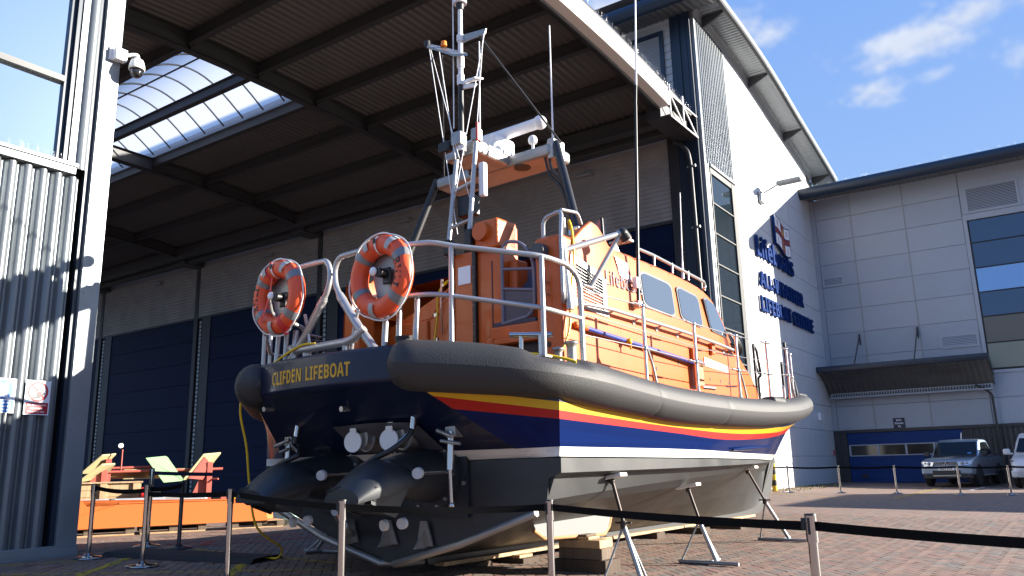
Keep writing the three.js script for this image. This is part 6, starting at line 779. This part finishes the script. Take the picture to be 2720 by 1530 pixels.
  const sign = (lab, z0, z1, y0, y1, m) => { const o = thing('safety_sign', lab, 'safety sign', P(-9.99, y0, (z0 + z1) / 2)); part(o, 'sign_board', bx(-9.997, -9.985, y0, y1, z0, z1), mat.white); part(o, 'sign_face', quad(P(-9.982, y0, z0), P(-9.982, y0, z1), P(-9.982, y1, z1), P(-9.982, y1, z0)), m); };
  sign('white sign with red prohibition circle reading No admittance', 4.465, 4.745, 1.86, 2.26, s1); sign('blue and white high visibility vest sign cut by the left frame edge', 4.08, 4.36, 1.87, 2.26, s2);
  const bol = (lab, x, z, h) => { const y = gy(x, z), o = thing('bollard', lab, 'bollard', P(x, y, z), 0); const n = 6, hh = h / n; for (let k = 0; k < n; k++) obj('band', new THREE.CylinderGeometry(.09, .09, hh, 20).translate(0, hh * (k + .5), 0), k % 2 ? mat.black : mat.yellow, o); obj('cap', new THREE.SphereGeometry(.09, 20, 10, 0, 6.283, 0, Math.PI / 2).translate(0, h, 0), mat.yellow, o); };
  bol('tall yellow and black bollard beside the bow', -8.78, 28.2, 1.12); bol('lower yellow and black bollard mostly hidden by the bow', -8.98, 27.6, .56);
}
// ---------------------------------------------------------------- gear heaped beside the yard: beam, crate, cradle, profiles
{
  const E = [.447, .894], Nn = [-.894, .447], A = [-12.2, 6.4], KS = 1.214, q = (t, y, o) => P(KS * (A[0] + E[0] * t + Nn[0] * o), 1.12 - KS * (1.12 - y), KS * (A[1] + E[1] * t + Nn[1] * o)), ang = Math.atan2(E[1], E[0]);
  const blk = (t0, t1, y0, y1, o0, o1, r = .005) => { const g = new RoundedBoxGeometry(KS * (t1 - t0), KS * (y1 - y0), KS * Math.abs(o1 - o0), 2, Math.min(r, (y1 - y0) * .45, Math.abs(o1 - o0) * .45)); g.rotateY(ang); const c = q((t0 + t1) / 2, (y0 + y1) / 2, (o0 + o1) / 2); return g.translate(c.x, c.y, c.z); };
  const plateP = (pts, th) => slab(pts.map(a => q(...a)), q(0, 0, th).sub(q(0, 0, 0)));
  const orng = M(.60, .155, .035, { roughness: .45, map: grime }), redo = M(.42, .09, .065, { roughness: .6, map: grime }), green = M(.30, .50, .26, { roughness: .55, map: grime }), ply = M(.50, .44, .24, { roughness: .65, map: woodMap }), crateW = M(.62, .44, .26, { roughness: .75, map: woodMap });
  const bmG = thing('orange_beam', 'long orange painted steel channel lying on pallets', 'beam', q(1.3, .4, 0)); part(bmG, 'web', plateP([[-.6, .41, 0], [2.7, .41, 0], [2.6, .74, 0], [.5, .74, 0], [.42, .71, 0], [.08, .71, 0], [-.02, .82, 0], [-.6, .82, 0]], .02), orng); part(bmG, 'bottom_flange', blk(-.6, 2.72, .395, .41, -.06, .3), orng); part(bmG, 'end_plate', plateP([[2.6, .41, 0], [2.85, .41, .28], [2.8, .76, .28], [2.58, .74, 0]], .015), orng); part(bmG, 'top_flange', blk(.5, 2.6, .735, .75, -.015, .12), orng);
  const pal = (lab, t0, t1) => { const o = thing('pallet', lab, 'pallet', q((t0 + t1) / 2, .27, .3), 0, 'pallets under the orange beam'); for (const f of [0.05, .5, .95]) part(o, 'pallet_block', blk(mix(t0, t1, f) - .06, mix(t0, t1, f) + .06, .30, .385, .0, .12), greyWood); part(o, 'top_board', blk(t0, t1, .382, .395, -.01, .6), pine); part(o, 'bottom_board', blk(t0, t1, .275, .30, .0, .12), pine); part(o, 'back_board', blk(t0, t1, .30, .38, .58, .6), oldWood); };
  pal('pale pallet under the middle of the orange beam', .82, 1.75); pal('pallet under the left end of the orange beam in shade', -.5, .74); pal('pallet under the right end of the orange beam', 2.15, 2.95);
  const cr = thing('wooden_crate', 'pale pine crate behind the left end of the orange beam', 'crate', q(.4, .8, .8)); for (let k = 0; k < 4; k++) part(cr, 'board', uvm(blk(-.7, .84, .62 + k * .105, .72 + k * .105, .70, .725), .5), crateW); for (const t of [-.2, .25, .72]) part(cr, 'batten', uvm(blk(t, t + .1, .62, 1.03, .665, .70), .5), crateW); part(cr, 'lid', uvm(blk(-.7, .86, 1.035, 1.06, .66, 1.3), .5), crateW); part(cr, 'side_board', uvm(blk(.80, .84, .62, 1.03, .72, 1.3), .5), crateW);
  const gp = thing('grey_channel', 'pale grey metal channel resting on top of the orange beam', 'channel', q(.7, .77, .35)); part(gp, 'channel_length', [blk(-.1, 1.16, .735, .80, .30, .33), blk(-.1, 1.16, .795, .805, .30, .42)], mat.panelC); part(gp, 'joint_clip', blk(.40, .46, .74, .812, .285, .34), M(.12, .15, .14));
  const al = thing('profile_bundle', 'bundle of bright aluminium profiles lying behind the orange beam', 'metal profiles', q(1.5, .8, .4)); for (let k = 0; k < 3; k++) for (let j = 0; j < 2; j++) part(al, 'profile', blk(1.12 + .02 * k + .05 * j, 1.78 + .03 * j, .75 + k * .034, .78 + k * .034, .34 + j * .05, .385 + j * .05, .008), mat.alu); part(al, 'profile_end', [0, 1, 2].map(k => rod(q(1.72 + k * .04, .755, .33), q(1.72 + k * .04, .755, .37), .016)), mat.alu);
  const dk = thing('black_motor', 'dark rounded machine part between the crate and the profiles', 'machine part', q(1.0, .85, .6)); part(dk, 'motor_body', rod(q(.86, .88, .6), q(1.12, .86, .6), .09, .09, 18), bm.black); part(dk, 'motor_guard', rod(q(.84, .88, .58), q(.9, .88, .58), .1, .1, 18), mat.red);
  const cd = thing('boat_cradle', 'red steel boat cradle with tilted plywood and green pads', 'cradle', q(1.2, .7, 1.7));
  const pad = (pts, m, th = .035) => part(cd, 'pad', plateP(pts, th), m), rail = (a, b, r = .03) => part(cd, 'rail', rod(q(...a), q(...b), r, r, 6), redo), pst = (t, y0, y1, o) => part(cd, 'post', blk(t - .045, t + .045, y0, y1, o - .04, o + .04), redo);
  pad([[.0, 1.07, 1.25], [.26, 1.33, 1.25], [.47, 1.335, 1.25], [.40, 1.22, 1.45], [.05, 1.05, 1.45]], ply); part(cd, 'pad', slab([q(-.05, 1.06, 1.2), q(.27, 1.325, 1.2), q(.47, 1.335, 1.35), q(.2, 1.10, 1.35)], new THREE.Vector3(0, .03, 0)), ply); pst(.32, .6, 1.25, 1.3); part(cd, 'post_gusset', plateP([[.1, 1.05, 1.3], [.3, 1.25, 1.3], [.36, 1.05, 1.3]], .02), redo);
  part(cd, 'pad', slab([q(.0, 1.2, 2.0), q(.29, 1.49, 2.0), q(.51, 1.515, 2.15), q(.25, 1.2, 2.2)], new THREE.Vector3(0, .03, 0)), ply); pst(.40, .6, 1.44, 2.05);
  pad([[.98, 1.45, 2.0], [1.3, 1.48, 2.03], [1.34, 1.46, 2.03], [1.60, 1.06, 1.8], [1.58, 1.04, 1.8], [1.28, 1.02, 1.78]], green);
  part(cd, 'pad', slab([q(1.62, 1.05, 1.95), q(1.94, 1.48, 2.0), q(2.26, 1.51, 2.15), q(1.98, 1.12, 2.2)], new THREE.Vector3(0, .035, 0)), ply); part(cd, 'pad_face', plateP([[1.70, 1.08, 1.96], [1.96, 1.46, 2.0], [2.1, 1.3, 2.0], [1.95, 1.05, 2.0]], .02), redo); pst(2.06, .6, 1.36, 2.02); part(cd, 'post_gusset', plateP([[1.75, .7, 2.05], [1.95, 1.2, 2.05], [2.02, 1.2, 2.05], [2.02, .7, 2.05]], .02), redo);
  rail([.3, 1.28, 2.1], [1.3, 1.30, 2.1]); rail([.3, 1.22, 2.0], [2.3, 1.24, 2.1]); part(cd, 'rail', blk(.45, 1.75, 1.10, 1.24, 2.2, 2.24), M(.30, .16, .06, { roughness: .6 })); rail([2.1, 1.06, 2.0], [2.2, 1.06, 1.9], .02); part(cd, 'plank', uvm(blk(.65, 1.7, 1.24, 1.26, 2.05, 2.3), .5), ply); part(cd, 'plank', uvm(blk(.65, 1.7, 1.09, 1.11, 2.05, 2.3), .5), ply); pst(2.32, .6, .82, 2.0);
  const ml = thing('small_lamp_pole', 'thin red pole with round white lamp above the cradle', 'lamp pole', q(.59, 1.3, 2)); part(ml, 'pole', rod(q(.60, 1.25, 2), q(.60, 1.60, 2), .014), redo); part(ml, 'lamp_disc', rod(q(.57, 1.665, 1.98), q(.565, 1.665, 2.02), .05, .05, 20), mat.whiteWarm);
  const yf = thing('tube_rack', 'yellow tubular rack beside the right end of the orange beam', 'frame', q(2.7, .7, .6)); for (const y of [.55, .62, .69, .76]) part(yf, 'tube', rod(q(2.3, y + .04, .9), q(3.4, y, .5), .02), mat.yellow); part(yf, 'tube', rod(q(2.5, .84, .7), q(2.5, .74, .7), .03), mat.yellow);
  const bg = thing('clear_wrap', 'crumpled pale green plastic wrap on the ground beyond the beam', 'plastic wrap', q(3.1, .35, .6)); { const g = new THREE.IcosahedronGeometry(.24, 3), p = g.attributes.position; for (let i = 0; i < p.count; i++) { const k = .6 + .8 * fbm(p.getX(i) * 9, p.getY(i) * 9, p.getZ(i) * 9, 3); p.setXYZ(i, p.getX(i) * k * 1.7, p.getY(i) * k * .7, p.getZ(i) * k); } g.computeVertexNormals(); const c = q(3.1, .42, .7); part(bg, 'wrap_sheet', g.translate(c.x, c.y, c.z), M(.32, .44, .40, { roughness: .35 })); }
}

// ---------------------------------------------------------------- pickup and van at the back right
{
  const paint = Mp(.22, .29, .38, { roughness: .32, metalness: .5, clearcoat: 1, clearcoatRoughness: .05 }), glass = Mp(.008, .010, .012, { roughness: .06, specularIntensity: .5 }), plastic = M(.02, .021, .023, { roughness: .6 }), tyreM = M(.012, .012, .013, { roughness: .85 }), rim = M(.4, .41, .42, { metalness: .8, roughness: .35 });
  // local frame: x across, y up, z towards the viewer (front); built around the middle of the front axle line
  const car = (name, lab, cat, X, Z, turn) => { const o = thing(name, lab, cat, P(X, gy(X, Z), Z), turn); return o; };
  const loft = (secs) => gridGeo(secs); const V = (x, y, z) => new THREE.Vector3(x, y, z);
  const wheel = (o, x, z, r = .36, w = .22) => { const t = obj('wheel', new THREE.TorusGeometry(r - .085, .085, 12, 28).scale(1, 1, w / .17).rotateY(Math.PI / 2).translate(x, r, z), tyreM, o); obj('rim', new THREE.CylinderGeometry(r - .13, r - .13, w * .8, 22).rotateZ(Math.PI / 2).translate(x, r, z), rim, t); obj('tyre_wall', new THREE.CylinderGeometry(r - .03, r - .03, w * .82, 28).rotateZ(Math.PI / 2).translate(x * .999, r, z), tyreM, t); };
  const sym = (half) => { const out = []; for (const q of half) out.push(q); for (let i = half.length - 1; i >= 0; i--) if (half[i].x !== 0) out.push(V(-half[i].x, half[i].y, half[i].z)); return out; };
  { // pickup, double cab
    const o = car('pickup_truck', 'silver blue double cab pickup parked by the blue goods door', 'pickup truck', -4.1, 34.9, -.13);
    const L = (n, g, m, p = o) => obj(n, g, m, p);
    // lower body lofted along z: [z, half width, bottom, waist]
    const S = [[.93, .66, .50, .74], [.90, .80, .42, .86], [.78, .87, .40, .98], [.5, .895, .40, 1.035], [0, .90, .40, 1.08], [-.45, .90, .40, 1.10], [-.7, .90, .38, 1.10], [-1.6, .90, .38, 1.10], [-2.5, .90, .40, 1.10], [-2.75, .90, .42, 1.11], [-3.4, .90, .45, 1.13], [-3.95, .89, .48, 1.13], [-4.02, .85, .52, 1.10]];
    const rows = S.map(([z, w, b, t]) => sym([V(w * .9, b, z), V(w, b + .08, z), V(w, mix(b, t, .55), z), V(w * .985, t - .1, z), V(w * .93, t - .02, z), V(w * .8, t, z), V(0, t + .02, z)]));
    const body = L('body', gridGeo(rows), paint); obj('front_cap', poly(rows[0]), paint, body); obj('rear_cap', poly(rows[rows.length - 1]), paint, body);
    // cabin
    const C = [[-.45, .80, 1.10, 1.11], [-1.05, .74, 1.10, 1.68], [-1.3, .72, 1.1, 1.745], [-2.1, .72, 1.1, 1.75], [-2.45, .73, 1.1, 1.70], [-2.62, .78, 1.1, 1.12]];
    const cab = C.map(([z, w, b, t]) => sym([V(.86, b - .02, z), V(mix(.86, w, .5), mix(b, t, .5), z), V(w, t - .05, z), V(w - .06, t - .005, z), V(0, t + .01, z)])); L('cab', gridGeo(cab), paint);
    L('windscreen', gridGeo([[V(-.74, 1.13, -.475), V(.74, 1.13, -.475)], [V(-.74, 1.3, -.66), V(.74, 1.3, -.66)], [V(-.665, 1.63, -1.0), V(.665, 1.63, -1.0)]].map(r => r.map(q => q.add(V(0, .012, .02))))), glass); L('wiper_panel', new THREE.BoxGeometry(1.5, .03, .12).rotateX(.3).translate(0, 1.115, -.40), plastic);
    for (const sx of [1, -1]) { const f = (pts) => slab(pts.map(([z, y]) => V(sx * (mix(.868, .745, (y - 1.1) / .6) + .004), y, z)), V(sx * .006, 0, 0)); L('side_window', f([[-.78, 1.16], [-1.1, 1.58], [-1.45, 1.63], [-1.47, 1.16]]), glass); L('side_window', f([[-1.55, 1.16], [-1.53, 1.63], [-2.05, 1.62], [-2.38, 1.18]]), glass); L('door_handle', new RoundedBoxGeometry(.03, .03, .16, 2, .01).translate(sx * .905, .93, -1.36), plastic); L('door_handle', new RoundedBoxGeometry(.03, .03, .16, 2, .01).translate(sx * .905, .93, -2.25), plastic); L('door_mirror', new RoundedBoxGeometry(.2, .2, .12, 3, .05).translate(sx * 1.0, 1.2, -.55), plastic);
      L('headlamp', [slab([V(sx * .40, .90, .895), V(sx * .44, .76, .925), V(sx * .72, .78, .89), V(sx * .86, .84, .76), V(sx * .84, .93, .74)], V(0, 0, .02)).translate(0, 0, .05)], Mp(.55, .57, .58, { roughness: .12, metalness: .4, clearcoat: 1 })); for (const [x, r] of [[.56, .06], [.70, .05]]) L('headlamp_lens', ball(V(sx * x, .85, .95 - (x - .5) * .4), r, 14, 10), M(.25, .26, .27, { roughness: .1, metalness: .9 }));
      L('fog_lamp', new THREE.CylinderGeometry(.085, .085, .05, 18).rotateX(Math.PI / 2).translate(sx * .70, .52, .86), plastic); L('wheel_arch', new THREE.TorusGeometry(.42, .04, 8, 24, Math.PI).rotateY(Math.PI / 2).translate(sx * .89, .37, .12), plastic); L('wheel_arch', new THREE.TorusGeometry(.42, .04, 8, 24, Math.PI).rotateY(Math.PI / 2).translate(sx * .89, .37, -2.88), plastic); wheel(o, sx * .80, .12); wheel(o, sx * .80, -2.88); L('side_step', new RoundedBoxGeometry(.12, .05, 1.7, 2, .02).translate(sx * .93, .40, -1.4), rim); L('arch_gap', new THREE.CylinderGeometry(.41, .41, .5, 24, 1, false, 0, Math.PI).rotateZ(Math.PI / 2).rotateX(Math.PI / 2 * 0).translate(sx * .66, .37, .12), tyreM); }
    const grille = L('grille', new RoundedBoxGeometry(.82, .13, .03, 2, .02).translate(0, .845, .905), plastic); for (let k = -7; k <= 7; k++) if (Math.abs(k) > 1) obj('grille_bar', new THREE.BoxGeometry(.018, .115, .02).rotateZ(k > 0 ? -.22 : .22).translate(k * .054, .845, .925), rim, grille);
    { const d = (x, y) => slab([V(x, y + .05, .93), V(x + .03, y, .93), V(x, y - .05, .93), V(x - .03, y, .93)], V(0, 0, .012)); L('badge', [d(0, .885), d(-.045, .81).rotateZ(0), d(.045, .81)], rim); }
    L('bumper', new RoundedBoxGeometry(1.72, .30, .2, 3, .07).translate(0, .60, .84), paint); L('bumper_intake', new RoundedBoxGeometry(.95, .15, .04, 2, .05).translate(0, .53, .935), plastic); L('skid_plate', new RoundedBoxGeometry(.95, .08, .05, 2, .03).translate(0, .415, .90), rim); L('lower_valance', new RoundedBoxGeometry(1.7, .2, .2, 2, .05).translate(0, .40, .78), plastic);
    L('number_plate', new THREE.BoxGeometry(.54, .115, .012).translate(0, .66, .945), mat.white); L('plate_text', quad(V(-.265, .605, .953), V(.265, .605, .953), V(.265, .715, .953), V(-.265, .715, .953)), canvasMat(512, 110, (c, W, H) => { c.fillStyle = '#d8d8d4'; c.fillRect(0, 0, W, H); c.fillStyle = '#111'; c.font = 'bold 96px sans-serif'; c.textAlign = 'center'; c.textBaseline = 'middle'; c.fillText('HJ63 AUP', 256, 58, 480); }));
    L('aerial', rod(V(.12, 1.75, -1.2), V(.14, 2.0, -1.25), .008), bm.radar); L('load_bed', new THREE.BoxGeometry(1.6, .02, 1.25).translate(0, 1.155, -3.35), plastic); L('windscreen_ticket', new THREE.BoxGeometry(.13, .09, .01).translate(.5, 1.2, -.51), M(.03, .16, .5)); L('underbody', new THREE.BoxGeometry(1.3, .2, 4.4).translate(0, .4, -1.6), plastic);
  }
  { // white van cut by the frame edge
    const o = car('white_van', 'white van nose cut by the right frame edge beyond the pickup', 'van', -1.18, 34.5, -.12); const L = (n, g, m) => obj(n, g, m, o), w = Mp(.55, .57, .60, { roughness: .3, clearcoat: 1 });
    const S = [[.90, .70, .42, .70], [.86, .84, .36, .92], [.6, .92, .35, 1.08], [.1, .95, .35, 1.16], [-.1, .95, .35, 1.24], [-.6, .93, .35, 1.75], [-.9, .92, .35, 1.92], [-1.6, .92, .35, 1.98], [-4.2, .92, .38, 1.98], [-4.25, .88, .4, 1.94]];
    const rows = S.map(([z, a, b, t]) => sym([V(a * .92, b, z), V(a, b + .08, z), V(a, Math.min(t - .1, 1.05), z), V(a * (t > 1.4 ? .93 : .98), t - .12, z), V(a * .85, t - .02, z), V(0, t + .02, z)])); L('body', gridGeo(rows), w); L('front_cap', poly(rows[0]), w); L('rear_cap', poly(rows[rows.length - 1]), w);
    L('windscreen', gridGeo([[V(-.82, 1.22, -.06), V(.82, 1.22, -.06)], [V(-.74, 1.72, -.58), V(.74, 1.72, -.58)]].map(r => r.map(q => q.add(V(0, .03, .03))))), glass);
    for (const sx of [1, -1]) { L('headlamp', slab([V(sx * .56, .72, .89), V(sx * .86, .76, .74), V(sx * .90, .97, .62), V(sx * .68, .95, .78)], V(0, 0, .025)), Mp(.12, .125, .13, { roughness: .1, metalness: .5, clearcoat: 1 })); L('fog_lamp', new THREE.CylinderGeometry(.07, .07, .05, 16).rotateX(Math.PI / 2).translate(sx * .72, .44, .86), plastic); L('door_mirror', [new RoundedBoxGeometry(.24, .22, .13, 3, .06).translate(sx * 1.12, 1.27, -.1), new THREE.BoxGeometry(.12, .06, .06).translate(sx * .99, 1.2, -.1)].map(clean), w); wheel(o, sx * .84, .05, .34); wheel(o, sx * .84, -3.1, .34); }
    L('bumper', new RoundedBoxGeometry(1.78, .26, .2, 3, .06).translate(0, .50, .80), w); L('grille', new RoundedBoxGeometry(.9, .1, .04, 2, .02).translate(0, .78, .90), plastic); L('number_plate', new THREE.BoxGeometry(.54, .115, .02).translate(0, .56, .91), mat.white); L('underbody', new THREE.BoxGeometry(1.4, .2, 4.6).translate(0, .36, -1.7), plastic);
  }
}
// weeds along the foot of the white wall
{ const g = [], r = rng(61); for (let i = 0; i < 420; i++) { const z = mix(27.5, 36, r()), x = -9.25 + Math.pow(r(), 1.6) * 1.2, y = gy(x, z) - .01, a = r() * 6.28, h = .03 + .06 * r(); const q = P(x, y, z); g.push(poly([q.clone(), q.clone().add(new THREE.Vector3(Math.cos(a) * .03, 0, Math.sin(a) * .03)), q.clone().add(new THREE.Vector3(Math.cos(a + 1) * .05, h, Math.sin(a + 1) * .05))])); } tag(obj('moss_growth', mergeGeometries(g), M(.12, .13, .03, { roughness: .9 })), 'yellow green moss and weeds growing along the foot of the white wall', 'weeds', null, 'stuff'); }

scene.traverse(o => { if (o.isMesh) { o.castShadow = true; o.receiveShadow = true; } });
renderer.render(scene, camera);
